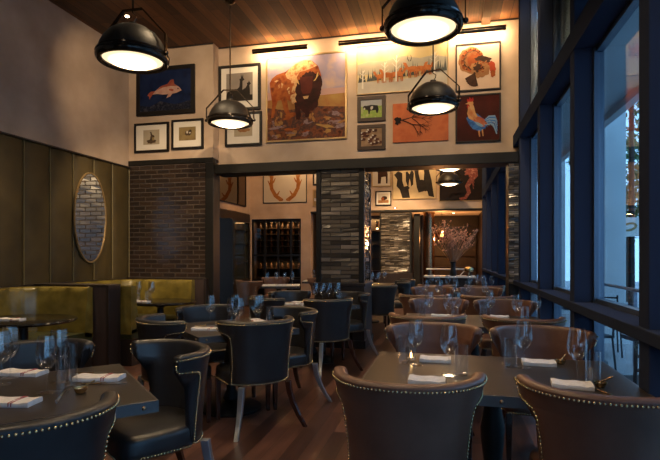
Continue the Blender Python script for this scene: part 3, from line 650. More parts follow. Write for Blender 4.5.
def picture_light(x0, x1, y, z, label):
    t = thing('picture_light', label, 'picture light', ((x0 + x1) / 2, y, z), 0, 'picture lights along the top of the wall'); h = (x1 - x0) / 2
    a = [R(60 + 190 * i / 10) for i in range(11)]; ro, ri = 0.042, 0.035
    ring = [(-0.20 + ro * cos(q), ro * sin(q)) for q in a] + [(-0.20 + ri * cos(q), ri * sin(q)) for q in reversed(a)]
    MB().rings([[(-h, b_, c_) for b_, c_ in ring], [(h, b_, c_) for b_, c_ in ring]]).build('housing', chrome_m, t, smooth=30)
    MB().tube([(-h + 0.02, -0.20, 0), (h - 0.02, -0.20, 0)], 0.014, 8).build('tube', tube_m, t)
    for s in (-0.6, 0, 0.6):
        MB().tube([(s * h, 0, 0.05), (s * h, -0.10, 0.075), (s * h, -0.19, 0.03)], 0.007, 6).build('arm', chrome_m, t)
        MB().lathe([(0.001, 0), (0.016, 0), (0.016, 0.03), (0.001, 0.03)], 10, (s * h, -0.03, 0.055)).build('mount', chrome_m, t)
    light('picture_light_glow', 'AREA', ((x0 + x1) / 2, y - 0.165, z - 0.006), PICTURE_W, WARM, (R(62), 0, 0), shape='RECTANGLE', size=2 * h, size_y=0.04)
    light('picture_light_upward', 'AREA', ((x0 + x1) / 2, y - 0.165, z + 0.006), PICTURE_W * 0.6, WARM, (R(140), 0, 0), shape='RECTANGLE', size=2 * h, size_y=0.04)
    return t
picture_light(-2.95, -2.06, YB, 4.565, 'bar picture light over the bison painting')
picture_light(-1.58, -0.62, YB, 4.565, 'bar picture light over the deer painting')
picture_light(0.02, 0.80, YB, 4.565, 'bar picture light over the turkey painting')
picture_light(-4.7, -3.7, YF, 4.2, 'bar picture light over the antler picture in the back room')
picture_light(-1.4, -0.4, YF, 4.2, 'bar picture light over the cow picture in the back room')
picture_light(-0.2, 0.8, YF, 4.2, 'bar picture light over the dark seahorse picture in the back room')

def downlight(x, y, label, power=DOWN_W, size=95, z=ZC, aim=None, color=(1.0, 0.72, 0.42)):
    t = thing('ceiling_downlight', label, 'downlight', (x, y, z), 0, 'recessed ceiling downlights')
    MB().lathe([(0.045, -0.001), (0.062, -0.006), (0.066, 0.0), (0.045, 0.0)], 24).build('trim_ring', chrome_m, t)
    MB().lathe([(0.001, -0.002), (0.026, -0.002), (0.026, -0.0005), (0.001, -0.0005)], 16).build('bulb', spot_m, t)
    light('downlight_beam', 'SPOT', (x, y, z - 0.03), power, color, aim or (0, 0, 0), spot_size=R(size), spot_blend=0.6, shadow_soft_size=0.04)
downlight(-3.35, 5.3, 'ceiling downlight just right of the top left pendant')
def aimed(x, y, tx, ty, tz, label, power, size, z=ZC, **kw):
    v = Vector((tx - x, ty - y, tz - z)); q = v.to_track_quat('-Z', 'Y').to_euler()
    downlight(x, y, label, power, size, z, q, **kw)
aimed(0.3, 1.5, -4.5, 7.4, 2.0, 'added spot lamp turned to the brick beside the booths', 800, 24)  # unseen spot added to warm the brick reflected in the oval mirror
aimed(-2.2, 4.9, -2.6, YB, 3.5, 'adjustable ceiling downlight turned to the bison and goat pictures', 85, 75)
aimed(-0.9, 4.9, -0.5, YB, 3.5, 'adjustable ceiling downlight turned to the deer and orange pictures', 85, 75)
aimed(0.55, 4.9, 0.5, YB, 3.3, 'adjustable ceiling downlight turned to the turkey and rooster paintings', 70, 70)
aimed(-3.6, 4.6, -4.4, 7.4, 3.6, 'adjustable ceiling downlight turned to the fish painting', 90, 75)
aimed(-2.6, 2.6, XL, 4.6, 3.5, 'added spot lamp turned to the plain left wall', 5, 110)  # extra lamp out of view, put in to warm the left wall
aimed(-1.0, 11.2, -1.3, 13.9, 1.5, 'added spot lamp turned to the far brick pillar', 650, 50, color=(1.0, 0.66, 0.34))  # strong unseen spot added so the far pillar's bricks glint
aimed(0.5, 11.6, 0.14, 12.4, 1.6, 'added spot lamp turned to the dry branches', 130, 50)  # added out of view to brighten the branches
aimed(-3.2, 11.0, -4.6, YF, 3.2, 'adjustable downlight turned to the antler picture', 210, 85, color=(1.0, 0.56, 0.24))
aimed(-0.4, 11.4, -0.4, YF, 3.3, 'adjustable downlight turned to the far cow picture', 190, 85, color=(1.0, 0.60, 0.27))
downlight(-4.45, 4.3, 'ceiling downlight above the booth under the oval mirror', 150, 50)
downlight(-4.4, 6.3, 'ceiling downlight above the corner booth', 190, 46)
downlight(-1.9, 4.4, 'ceiling downlight above the middle turned table')
downlight(0.3, 5.2, 'ceiling downlight above the second window table', 35)
downlight(-0.2, 1.6, 'ceiling downlight above the front of the nearest window table', 35)
downlight(-1.9, 1.2, 'ceiling downlight above the front left table')
downlight(-4.4, 10.3, 'ceiling downlight in the back room above the tan chairs', 60)
downlight(-1.2, 10.4, 'ceiling downlight in the back room above the long table', 50)
downlight(0.2, 10.0, 'ceiling downlight in the back room by the windows', 40)
downlight(-1.35, 13.5, 'added spot lamp grazing the far brick pillar', 60, 60, 2.655)  # hangs free below the ceiling, added to light the pillar bricks
downlight(0.2, 16.4, 'ceiling downlight in the low room beyond', 60, 120, 2.72)
downlight(-2.8, 10.2, 'ceiling downlight in the back room between tables', 50)

# ------------------------------------------------------------------ pictures
def ell(cx, cy, rx, ry, n=20, jag=0.0, rot=0.0, seed=1):
    rnd = random.Random(seed); out = []
    for i in range(n):
        a = 2 * pi * i / n; k = 1 + rnd.uniform(-jag, jag); x, y = rx * k * cos(a), ry * k * sin(a)
        out.append((cx + x * cos(rot) - y * sin(rot), cy + x * sin(rot) + y * cos(rot)))
    return out
def stroke(pts, w0, w1):
    L, Rr = [], []
    for i, (x, y) in enumerate(pts):
        a = pts[max(0, i - 1)]; c = pts[min(len(pts) - 1, i + 1)]; d = math.hypot(c[0] - a[0], c[1] - a[1]) or 1
        nx, ny = -(c[1] - a[1]) / d, (c[0] - a[0]) / d; q = w0 + (w1 - w0) * i / (len(pts) - 1)
        L.append((x + nx * q, y + ny * q)); Rr.append((x - nx * q, y - ny * q))
    return L + Rr[::-1]
def picture(label, x0, x1, z0, z1, y, fw, fm, paper, shapes, inner=None, depth=0.035, cat='picture', group='framed pictures on the back wall'):
    """shapes: (paint, polygon in 0..1 picture coordinates); inner = picture window (x0,x1,y0,y1) within a mat board"""
    t = thing('framed_picture', label, cat, ((x0 + x1) / 2, y, z0), 0, group); w_, h_ = x1 - x0, z1 - z0
    if fw:
        e = 0.0
        ob = [[(-w_ / 2, 0), (w_ / 2, 0), (w_ / 2, h_), (-w_ / 2, h_)], [(-w_ / 2 + fw, fw), (w_ / 2 - fw, fw), (w_ / 2 - fw, h_ - fw), (-w_ / 2 + fw, h_ - fw)]]
        rs = [[(a, 0, c) for a, c in ob[0]], [(a, -depth, c) for a, c in ob[0]], [(a, -depth, c) for a, c in ob[1]], [(a, 0, c) for a, c in ob[1]]]
        MB().rings(rs, cap=(False, False)).build('frame', fm, t, smooth=0, bevel=0.003)
    W, H = w_ - 2 * fw, h_ - 2 * fw; d0 = depth * 0.6
    if inner:
        MB().box(-W / 2, W / 2, -d0, -0.002, fw, fw + H).build('mat_board', board_m, t, smooth=0); d0 += 0.004
        ix0, ix1, iy0, iy1 = inner
    else: ix0, ix1, iy0, iy1 = 0, 1, 0, 1
    X0 = -W / 2 + W * ix0; Z0 = fw + H * iy0; PW = W * (ix1 - ix0); PH = H * (iy1 - iy0)
    mats = [P[paper]]; mb = MB().box(X0, X0 + PW, -d0, -0.003, Z0, Z0 + PH); lay = d0 + 0.0012
    for pm, poly in shapes:
        if P[pm] not in mats: mats.append(P[pm])
        mb.add([(X0 + PW * min(1, max(0, a)), -lay, Z0 + PH * min(1, max(0, c))) for a, c in poly], [tuple(range(len(poly)))], mats.index(P[pm])); lay += 0.00025
    mb.build('painting', mats, t, smooth=0)
    return t
paint('bison_sky', (0.46, 0.36, 0.38), (0.36, 0.32, 0.42), (0.60, 0.44, 0.34), scale=3)
paint('bison_rust', (0.30, 0.075, 0.02), (0.42, 0.15, 0.045), (0.20, 0.045, 0.018), scale=9)
paint('bison_hump', (0.45, 0.26, 0.12), (0.66, 0.46, 0.26), (0.42, 0.16, 0.06), scale=14)
paint('bison_head', (0.035, 0.012, 0.010), (0.09, 0.025, 0.02), scale=12)
paint('bison_face', (0.16, 0.04, 0.025), (0.11, 0.025, 0.02), scale=9)
paint('horn', (0.62, 0.42, 0.20))
paint('prairie', (0.09, 0.03, 0.022), (0.25, 0.10, 0.05), (0.10, 0.06, 0.06), (0.32, 0.15, 0.07), scale=10)
paint('prairie_gold', (0.45, 0.30, 0.12), (0.36, 0.17, 0.07), scale=7)
paint('pink_haze', (0.55, 0.34, 0.30), (0.50, 0.36, 0.34), scale=5)
paint('grass_mauve', (0.22, 0.15, 0.17), (0.34, 0.25, 0.26), (0.16, 0.07, 0.05), scale=14)
Q = lambda pts: [((x - 38) / 338, 1 - (yy - 62) / 348) for x, yy in pts]
rnd = random.Random(4)
sh = [('pink_haze', Q([(38, 205), (376, 205), (376, 245), (38, 250)])), ('prairie_gold', Q([(38, 238), (376, 228), (376, 300), (38, 300)])), ('prairie', Q([(38, 270), (120, 285), (250, 275), (376, 285), (376, 412), (38, 412)]))]
for i in range(26): sh.append((rnd.choice(['grass_mauve', 'prairie', 'prairie_gold', 'bison_rust']), ell(rnd.uniform(.04, .96), rnd.uniform(.03, .3), rnd.uniform(.03, .10), rnd.uniform(.008, .03), 14, .4, rnd.uniform(-.4, .4), i)))
sh += [('bison_rust', Q([(52, 205), (48, 165), (60, 145), (80, 132), (120, 122), (160, 95), (200, 78), (235, 85), (262, 110), (275, 150), (270, 210), (240, 262), (185, 266), (150, 252), (125, 240), (133, 285), (142, 308), (130, 318), (112, 285), (100, 240), (84, 242), (74, 275), (68, 312), (54, 314), (60, 255)])),
       ('bison_head', Q([(158, 255), (178, 255), (188, 312), (180, 330), (166, 325)])), ('bison_head', Q([(200, 262), (228, 255), (222, 318), (206, 320)])),
       ('bison_hump', Q([(118, 132), (140, 108), (165, 92), (200, 78), (232, 84), (256, 108), (215, 122), (182, 128), (168, 150), (172, 200), (168, 250), (150, 262), (140, 235), (150, 190), (142, 160), (125, 150)])),
       ('bison_head', ell(.535, .56, .165, .235, 40, .10, -.1, 3)), ('bison_head', ell(.60, .63, .11, .16, 30, .12, 0, 5)),
       ('bison_face', Q([(182, 150), (238, 150), (236, 200), (222, 232), (200, 234), (188, 205)])), ('bison_head', Q([(190, 222), (228, 220), (222, 245), (196, 245)])), ('bison_hump', Q([(196, 232), (222, 230), (216, 242), (200, 243)])),
       ('horn', Q([(160, 148), (166, 168), (180, 182), (176, 168), (168, 152)])), ('horn', Q([(262, 132), (262, 150), (250, 168), (240, 172), (252, 158), (256, 142)]))]
for i in range(10): sh.append((rnd.choice(['bison_hump', 'bison_rust']), ell(rnd.uniform(.12, .34), rnd.uniform(.5, .75), .03, .014, 10, .4, rnd.uniform(0, 2), 40 + i)))
for i in range(14): sh.append((rnd.choice(['grass_mauve', 'prairie_gold', 'prairie']), ell(rnd.uniform(.05, .7), rnd.uniform(.2, .31), rnd.uniform(.02, .05), .015, 12, .5, rnd.uniform(.8, 2), 70 + i)))
picture('large painting of a shaggy brown bison in a grassy field', -2.80, -1.49, 3.18, 4.53, YB, 0.028, frame_gold, 'bison_sky', sh)

paint('deer_sky', (0.60, 0.48, 0.24), (0.66, 0.56, 0.36), scale=4); paint('deer_hill', (0.52, 0.47, 0.37), (0.42, 0.40, 0.34), scale=6); paint('snow', (0.60, 0.55, 0.46), (0.52, 0.48, 0.42), scale=5)
paint('fir', (0.10, 0.11, 0.11), (0.16, 0.17, 0.16)); paint('deer_fur', (0.42, 0.15, 0.05), (0.56, 0.24, 0.09), scale=20); paint('birch', (0.72, 0.68, 0.60)); paint('dark_line', (0.03, 0.02, 0.018))
sh = [('deer_hill', [(0, .40), (0, .62), (.15, .70), (.3, .66), (.5, .74), (.7, .66), (.85, .70), (1, .64), (1, .40)]), ('snow', [(0, 0), (1, 0), (1, .40), (.6, .26), (0, .24)])]
rnd = random.Random(9)
for x in [i / 40 for i in range(1, 40)]:
    if rnd.random() < .75 and (x < .3 or x > .38):
        hgt = rnd.uniform(.12, .34); bz = .24 + .12 * x; sh.append(('fir', [(x - .018, bz), (x - .004, bz + hgt * .6), (x, bz + hgt), (x + .005, bz + hgt * .6), (x + .02, bz)]))
def deer(x, y, s, f=1):
    return [('deer_fur', ell(x, y, .048 * s, .055 * s, 14, .1)), ('deer_fur', [(x + f * .03 * s, y), (x + f * .06 * s, y + .12 * s), (x + f * .09 * s, y + .13 * s), (x + f * .085 * s, y + .09 * s), (x + f * .055 * s, y - .01)])] + [('deer_fur', stroke([(x + k * s, y), (x + (k + .006) * s, y - .16 * s)], .007 * s, .004 * s)) for k in (-.038, -.022, .02, .036)]
for x, y, s, f in ((.26, .34, .9, -1), (.34, .36, 1, -1), (.42, .36, 1, 1), (.47, .36, 1, 1), (.62, .44, 1.15, -1), (.70, .44, 1.0, 1), (.78, .45, 1, 1)): sh += deer(x, y, s, f)
sh += [('dark_line', stroke([(.585, .60), (.565, .66), (.57, .72)], .004, .002)), ('dark_line', stroke([(.60, .60), (.61, .68), (.60, .73)], .004, .002))]
for x, b0, hh in ((.06, .10, .38), (.31, .22, .40), (.44, .20, .55), (.86, .3, .45)):
    sh.append(('birch', stroke([(x, b0), (x + .004, b0 + hh)], .010, .004)))
    for q, dx in ((.45, .05), (.55, -.045), (.68, .04), (.75, -.035), (.85, .025)): sh.append(('birch', stroke([(x, b0 + hh * q), (x + dx, b0 + hh * (q + .17))], .004, .002)))
picture('wide painting of orange deer among birches and firs in snow', -1.34, 0.02, 3.83, 4.57, YB, 0.014, frame_gold, 'deer_sky', sh)

paint('cattle_green', (0.42, 0.46, 0.16), (0.30, 0.42, 0.10), (0.55, 0.52, 0.30), scale=14); paint('cow_black', (0.025, 0.022, 0.022), (0.05, 0.045, 0.045), scale=9); paint('cow_white', (0.66, 0.62, 0.55), (0.55, 0.50, 0.44), scale=9); paint('lake', (0.5, 0.5, 0.5))
sh = [('lake', [(0, .65), (1, .65), (1, 1), (0, 1)]), ('cow_black', [(.2, .5), (.25, .68), (.5, .72), (.8, .68), (.85, .45), (.8, .25), (.74, .25), (.7, .42), (.45, .4), (.42, .22), (.36, .22), (.34, .42)]), ('cow_black', ell(.2, .58, .1, .12, 12, .1)), ('cow_white', ell(.52, .55, .07, .1, 10, .2)), ('cow_white', ell(.17, .52, .04, .06))]
picture('small brown framed picture of a black cow on green grass', -1.33, -0.90, 3.42, 3.80, YB, 0.055, frame_wood, 'cattle_green', sh)
paint('herd_ground', (0.26, 0.17, 0.10), (0.42, 0.30, 0.2), scale=12); paint('herd_brown', (0.15, 0.06, 0.035), (0.09, 0.04, 0.03), scale=10)
sh = []
for i in range(16): 
    x, y = rnd.uniform(.08, .92), rnd.uniform(.1, .9); sh += [('herd_brown', ell(x, y, .12, .08, 12, .2, .2, i)), ('cow_white', ell(x - .08, y + .04, .045, .05, 10, .2, 0, i + 50))]
picture('small brown framed picture of a crowded cattle herd', -1.33, -0.90, 2.99, 3.37, YB, 0.055, frame_wood, 'herd_ground', sh)
paint('sunset', (0.48, 0.14, 0.06), (0.60, 0.22, 0.10), (0.50, 0.18, 0.09), scale=4)
sh = [('sunset', [(0, 0), (1, 0), (1, .05), (0, .05)])]
def branch(x, y, a, L, w_, d):
    x2, y2 = x + L * cos(a), y + L * sin(a) * 1.2; out = [('dark_line', stroke([(x, y), ((x + x2) / 2 + .01, (y + y2) / 2), (x2, y2)], w_, w_ * .6))]
    if d:
        for k in (-.55, .1, .6): out += branch(x2, y2, a + k + rnd.uniform(-.2, .2), L * .68, w_ * .6, d - 1)
    return out
sh += branch(.1, .55, .25, .26, .016, 3) + branch(.14, .58, -.5, .25, .012, 2) + branch(.35, .6, -.8, .2, .01, 2) + [('dark_line', ell(.09, .55, .06, .10, 16, .35))]
picture('unframed orange canvas of a bare dark branching tree', -0.79, 0.02, 3.08, 3.66, YB, 0, None, 'sunset', sh, depth=0.04)

paint('turkey_paper', (0.60, 0.46, 0.36), (0.66, 0.52, 0.42), scale=3); paint('turkey_tail', (0.26, 0.075, 0.02), (0.36, 0.12, 0.035), scale=12); paint('turkey_dark', (0.05, 0.025, 0.015), (0.10, 0.05, 0.03), scale=16); paint('turkey_tan', (0.44, 0.25, 0.12), (0.30, 0.16, 0.08), scale=14); paint('turkey_red', (0.42, 0.09, 0.04))
sh = [('turkey_tan', ell(.33, .66, .30, .30, 30, .05, .2)), ('turkey_tail', ell(.35, .66, .265, .265, 30, .05, .2)), ('turkey_dark', ell(.37, .66, .215, .215, 30, .06)), ('turkey_tail', ell(.39, .66, .19, .19, 30, .08)), ('turkey_tail', ell(.55, .58, .24, .17, 24, .1, -.5)), ('turkey_dark', ell(.62, .66, .2, .07, 20, .15, -.15)), ('turkey_tan', ell(.55, .45, .24, .17, 24, .12, -.2)), ('turkey_dark', ell(.52, .46, .13, .10, 20, .25, -.3)), ('turkey_tan', ell(.60, .34, .16, .08, 20, .2, .4)), ('turkey_red', ell(.84, .46, .07, .15, 18, .15, .2)), ('turkey_tail', ell(.85, .32, .06, .08, 16, .2))]
for i in range(7):
    a = R(205 + 13 * i); sh.append(('turkey_dark', stroke([(.42, .36), (.42 + .30 * cos(a) * .8, .36 + .30 * sin(a))], .012, .030)))
for i in range(18):
    a = R(60 + 10 * i); sh.append(('turkey_tan', stroke([(.37 + .12 * cos(a), .66 + .12 * sin(a)), (.37 + .2 * cos(a), .66 + .2 * sin(a))], .004, .008)))
for i in range(26):
    a = R(20 + 9 * i); sh.append((('turkey_dark', 'turkey_tail', 'turkey_tan')[i % 3], ell(.37 + .245 * cos(a), .66 + .245 * sin(a), .022, .013, 8, .2, a)))
for i in range(22): sh.append((('turkey_dark', 'turkey_tan', 'turkey_tail')[i % 3], ell(.42 + .32 * ((i * 37) % 22) / 22, .36 + .26 * ((i * 13) % 22) / 22, .035, .014, 9, .3, .5 * (i % 4) - .6)))
picture('painting of a brown turkey with a fanned tail on cream', 0.12, 0.75, 3.77, 4.46, YB, 0.022, frame_black, 'turkey_paper', sh)
paint('rooster_ground', (0.06, 0.016, 0.012), (0.13, 0.025, 0.016), scale=4); paint('comb', (0.55, 0.05, 0.04), (0.42, 0.04, 0.03)); paint('hackle', (0.60, 0.28, 0.10), (0.62, 0.42, 0.22), scale=12); paint('blue_feather', (0.05, 0.14, 0.40), (0.10, 0.26, 0.55), (0.03, 0.07, 0.22), scale=12); paint('red_wing', (0.40, 0.09, 0.05), (0.55, 0.26, 0.14), scale=12); paint('pale_blue', (0.30, 0.42, 0.55))
sh = [('blue_feather', [(.22, .52), (.28, .38), (.38, .26), (.55, .2), (.68, .28), (.72, .42), (.6, .5), (.48, .6), (.38, .62)])]
for i in range(7):
    a = .5 - .26 * i; sh.append(('blue_feather' if i % 2 else 'pale_blue', stroke([(.62, .38), (.72 + .05 * cos(a), .46 + .12 * sin(a)), (.82 + .08 * cos(a), .46 + .14 * sin(a)), (.93 + .02 * cos(a), .30 + .2 * sin(a))], .035, .012)))
sh += [('hackle', [(.26, .80), (.34, .84), (.40, .78), (.44, .62), (.52, .50), (.40, .44), (.28, .50), (.24, .62), (.28, .72)]), ('red_wing', ell(.55, .42, .17, .09, 20, .15, -.5)), ('pale_blue', ell(.52, .36, .12, .03, 14, .2, -.5)), ('hackle', ell(.32, .84, .07, .07, 16)), ('comb', [(.24, .88), (.24, .95), (.28, .92), (.30, .98), (.34, .93), (.38, .97), (.40, .90), (.36, .87)]), ('comb', ell(.27, .77, .035, .05)), ('hackle', [(.19, .83), (.26, .86), (.26, .82)]), ('hackle', stroke([(.52, .22), (.54, .08)], .02, .015)), ('hackle', stroke([(.60, .24), (.62, .09)], .018, .012))]
for i in range(18): sh.append((('hackle', 'red_wing')[i % 2], stroke([(.28 + .008 * i, .78 - .014 * i), (.25 + .014 * i, .62 - .012 * i)], .008, .004)))
for i in range(12): sh.append((('blue_feather', 'pale_blue', 'rooster_ground')[i % 3], stroke([(.62 + .02 * i, .30 + .012 * (i * 5 % 12)), (.68 + .02 * i, .24 + .014 * (i * 5 % 12))], .007, .003)))
picture('painting of a gold and blue rooster on dark maroon', 0.12, 0.75, 3.03, 3.72, YB, 0.022, frame_black, 'rooster_ground', sh)
paint('deep_blue', (0.008, 0.017, 0.055), (0.015, 0.035, 0.11), (0.03, 0.05, 0.12), scale=5); paint('fish_pink', (0.52, 0.30, 0.24), (0.62, 0.45, 0.38), scale=14); paint('fish_red', (0.32, 0.09, 0.06), (0.45, 0.16, 0.10), scale=14); paint('seabed', (0.05, 0.055, 0.09), (0.01, 0.015, 0.04), (0.10, 0.10, 0.13), scale=16)
sh = [('seabed', [(0, 0), (1, 0), (1, .22), (.7, .14), (.4, .24), (.2, .12), (0, .16)]), ('fish_pink', [(.24, .42), (.30, .50), (.42, .62), (.55, .66), (.68, .64), (.78, .55), (.82, .47), (.72, .42), (.6, .40), (.45, .40), (.34, .43)]), ('fish_red', [(.42, .62), (.55, .66), (.68, .64), (.74, .58), (.6, .60), (.46, .58), (.34, .52)]), ('fish_red', [(.26, .43), (.19, .30), (.18, .38), (.15, .40), (.18, .46), (.22, .50), (.30, .50)]), ('fish_red', [(.55, .66), (.60, .75), (.66, .76), (.68, .64)]), ('fish_pink', [(.56, .40), (.52, .30), (.60, .34), (.64, .41)]), ('fish_red', ell(.62, .5, .05, .03, 12, .1, -.4)), ('dark_line', ell(.75, .52, .012, .018))]
picture('black framed painting of a pink fish in dark blue water', -4.98, -3.93, 3.68, 4.46, 7.4, 0.065, frame_black, 'deep_blue', sh)
paint('white_ground', (0.58, 0.52, 0.44), (0.62, 0.56, 0.47), scale=2); paint('antler', (0.32, 0.13, 0.035), (0.46, 0.23, 0.08), scale=9); paint('cow_paper', (0.62, 0.50, 0.32), (0.55, 0.44, 0.28), scale=4); paint('cow_ink', (0.06, 0.048, 0.04), (0.035, 0.028, 0.024), scale=9)
paint('old_paper', (0.50, 0.44, 0.34), (0.44, 0.38, 0.29), scale=5); paint('sepia', (0.09, 0.065, 0.045), (0.16, 0.11, 0.07), scale=14); paint('meadow', (0.28, 0.21, 0.11), (0.36, 0.28, 0.15), scale=10); paint('photo_grey', (0.30, 0.26, 0.23), (0.37, 0.33, 0.29), scale=3)
picture('small black framed print of a standing bird on a mound', -5.02, -4.39, 3.08, 3.56, 7.4, 0.035, frame_black, 'old_paper', [('sepia', ell(.5, .2, .3, .14, 16, .2)), ('sepia', ell(.55, .45, .13, .22, 16, .15, -.3)), ('sepia', stroke([(.52, .6), (.48, .82), (.42, .84)], .05, .03)), ('meadow', ell(.62, .38, .07, .12))], inner=(.24, .76, .22, .80))
picture('small black framed print of a spotted animal in a meadow', -4.34, -3.78, 3.10, 3.58, 7.4, 0.035, frame_black, 'meadow', [('meadow', [(0, .1), (1, .1), (1, .5), (0, .5)]), ('sepia', ell(.55, .52, .2, .18, 18, .15)), ('cow_white', ell(.5, .6, .06, .1)), ('sepia', ell(.68, .66, .09, .12)), ('cow_white', ell(.66, .55, .05, .06))], inner=(.20, .80, .26, .78))
g = [('photo_grey', [(0, 0), (1, 0), (1, .02), (0, .02)]), ('cow_ink', [(0, 0), (1, 0), (1, .2), (0, .22)]), ('cow_ink', [(.38, .2), (.40, .42), (.50, .50), (.52, .70), (.50, .78), (.56, .80), (.56, .98), (.60, .84), (.64, .96), (.65, .80), (.70, .76), (.62, .70), (.62, .50), (.60, .2)]), ('cow_ink', [(.58, .2), (.60, .38), (.74, .46), (.80, .56), (.78, .62), (.84, .64), (.86, .72), (.89, .64), (.94, .60), (.88, .54), (.90, .36), (.90, .2)]), ('cow_ink', [(.0, .2), (.05, .34), (.2, .40), (.38, .44), (.45, .2)])]
picture('black framed photograph of two dark goats standing alert', -3.61, -2.89, 3.72, 4.46, YB, 0.045, frame_black, 'photo_grey', g, inner=(.14, .86, .17, .86))
picture('black framed print of a small brown bird, partly behind a pendant', -3.50, -2.87, 3.15, 3.69, YB, 0.038, frame_black, 'old_paper', [('turkey_tan', ell(.5, .45, .3, .2, 18, .15)), ('sepia', ell(.32, .60, .10, .12)), ('turkey_tan', ell(.7, .4, .2, .08, 12, .2))], inner=(.22, .78, .25, .78))
# pictures on the far wall and its left side
def antlers(o=0.0, f=1):
    X = lambda a: .5 + f * a
    s = [('antler', stroke([(X(-.08), .06), (X(-.22), .18), (X(-.31), .36), (X(-.32), .55), (X(-.29), .75), (X(-.27), .98)], .050, .030))]
    for bx, by, tx, ty in ((-.22, .18, -.12, .30), (-.31, .36, -.40, .58), (-.32, .5, -.22, .64), (-.31, .62, -.40, .82), (-.29, .75, -.18, .92), (-.28, .85, -.36, .99)): s.append(('antler', stroke([(X(bx), by), (X((bx + tx) / 2 + .01), (by + ty) / 2 - .02), (X(tx), ty)], .034, .008)))
    s.append(('antler', ell(X(-.08), .07, .05, .04)))
    return s
GF = 'pictures on the far wall of the back room'
picture('white picture of a pair of amber antlers in the back room', -5.33, -3.98, 2.93, 4.10, YF, 0.022, frame_black, 'white_ground', antlers() + antlers(f=-1), group=GF)
cw = [('cow_ink', [(.02, .68), (.12, .78), (.22, .72), (.34, .76), (.40, .66), (.38, .50), (.36, .30), (.40, .02), (.22, .02), (.16, .25), (.08, .36), (.10, .55)]), ('cow_paper', [(.22, .72), (.30, .74), (.30, .5), (.34, .36), (.26, .34), (.22, .5)]), ('cow_ink', ell(.32, .30, .07, .05)), ('cow_ink', [(.38, .80), (.44, .92), (.56, .86), (.60, 1.0), (.80, 1.0), (.84, .9), (.98, .92), (.92, .80), (.84, .78), (.90, .5), (.96, .02), (.84, .06), (.74, .2), (.60, .16), (.56, .3), (.52, .6), (.50, .78)]), ('cow_paper', [(.60, .98), (.70, .98), (.73, .7), (.72, .5), (.64, .48), (.60, .7)]), ('cow_ink', ell(.66, .46, .08, .06)), ('cow_paper', [(.58, .02), (.84, .02), (.80, .2), (.62, .16)]), ('cow_ink', ell(.44, .58, .05, .22, 14, .2))]
picture('cream picture of two black and white cow heads in the back room', -1.49, -0.28, 2.95, 3.98, YF, 0.018, frame_gold, 'cow_paper', cw, group=GF)
picture('gilt framed picture of a brown standing goat in the back room', -2.08, -1.52, 3.32, 3.98, YF, 0.03, frame_gold, 'white_ground', [('turkey_dark', [(.3, .1), (.3, .6), (.22, .75), (.3, .9), (.45, .88), (.8, .82), (.86, .5), (.84, .1), (.76, .1), (.74, .42), (.5, .4), (.46, .1)])], group=GF)
picture('small black framed print of a brown bison in the back room', -1.97, -1.52, 2.79, 3.20, YF, 0.03, frame_black, 'white_ground', [('turkey_tan', [(.0, .0), (1, 0), (1, .3), (0, .3)]), ('turkey_dark', ell(.6, .52, .26, .22, 16, .12)), ('turkey_tail', ell(.42, .45, .14, .18))], inner=(.12, .88, .12, .88), group=GF)
paint('night_ground', (0.020, 0.012, 0.012), (0.035, 0.02, 0.018), scale=4); paint('coral', (0.36, 0.13, 0.09), (0.22, 0.07, 0.06), (0.45, 0.25, 0.2), scale=16)
sh = [('coral', ell(.70, .72, .13, .13, 30, .25)), ('coral', stroke([(.66, .9), (.78, .78), (.80, .62), (.70, .50), (.62, .36), (.66, .20), (.58, .06), (.45, .04)], .075, .03)), ('coral', stroke([(.74, .8), (.56, .92), (.42, .88)], .04, .015))]
for i in range(9): sh.append(('coral', stroke([(.72, .6), (.84 - .01 * i, .92 - .08 * i)], .014, .004)))
picture('dark picture of a curling coral coloured sea creature in the back room', -0.22, 1.00, 2.86, 3.98, YF, 0.022, frame_gold, 'night_ground', sh, group=GF)
picture('black framed print at the upper right of the antler picture', -3.80, -3.25, 3.42, 4.05, YF, 0.045, frame_black, 'white_ground', [('sepia', ell(.5, .5, .3, .2, 16, .2))], inner=(.15, .85, .15, .85), group=GF)
picture('gilt framed print at the lower right of the antler picture', -3.80, -3.25, 2.80, 3.30, YF, 0.04, frame_gold, 'meadow', [('lake', [(0, .3), (1, .25), (1, .45), (0, .5)]), ('sepia', ell(.4, .3, .2, .06))], group=GF)
# smoked glass panel on the side wall, mirroring the antlers
t = thing('smoked_glass_panel', 'dark smoked glass panel on the side wall mirroring the antler picture', 'glass panel', (-5.75, 11.4, 2.80))
MB().box(0.002, 0.02, -2.4, 2.4, 0.02, 1.5).build('pane', mat('smoked_glass', (0.16, 0.125, 0.10), 0.03, 1.0), t, smooth=0)
MB().box(0.0, 0.035, -2.43, 2.43, 0, 0.03).box(0.0, 0.035, -2.43, 2.43, 1.5, 1.53).box(0.0, 0.035, 2.40, 2.43, 0.03, 1.5).build('frame', frame_black, t, smooth=0)

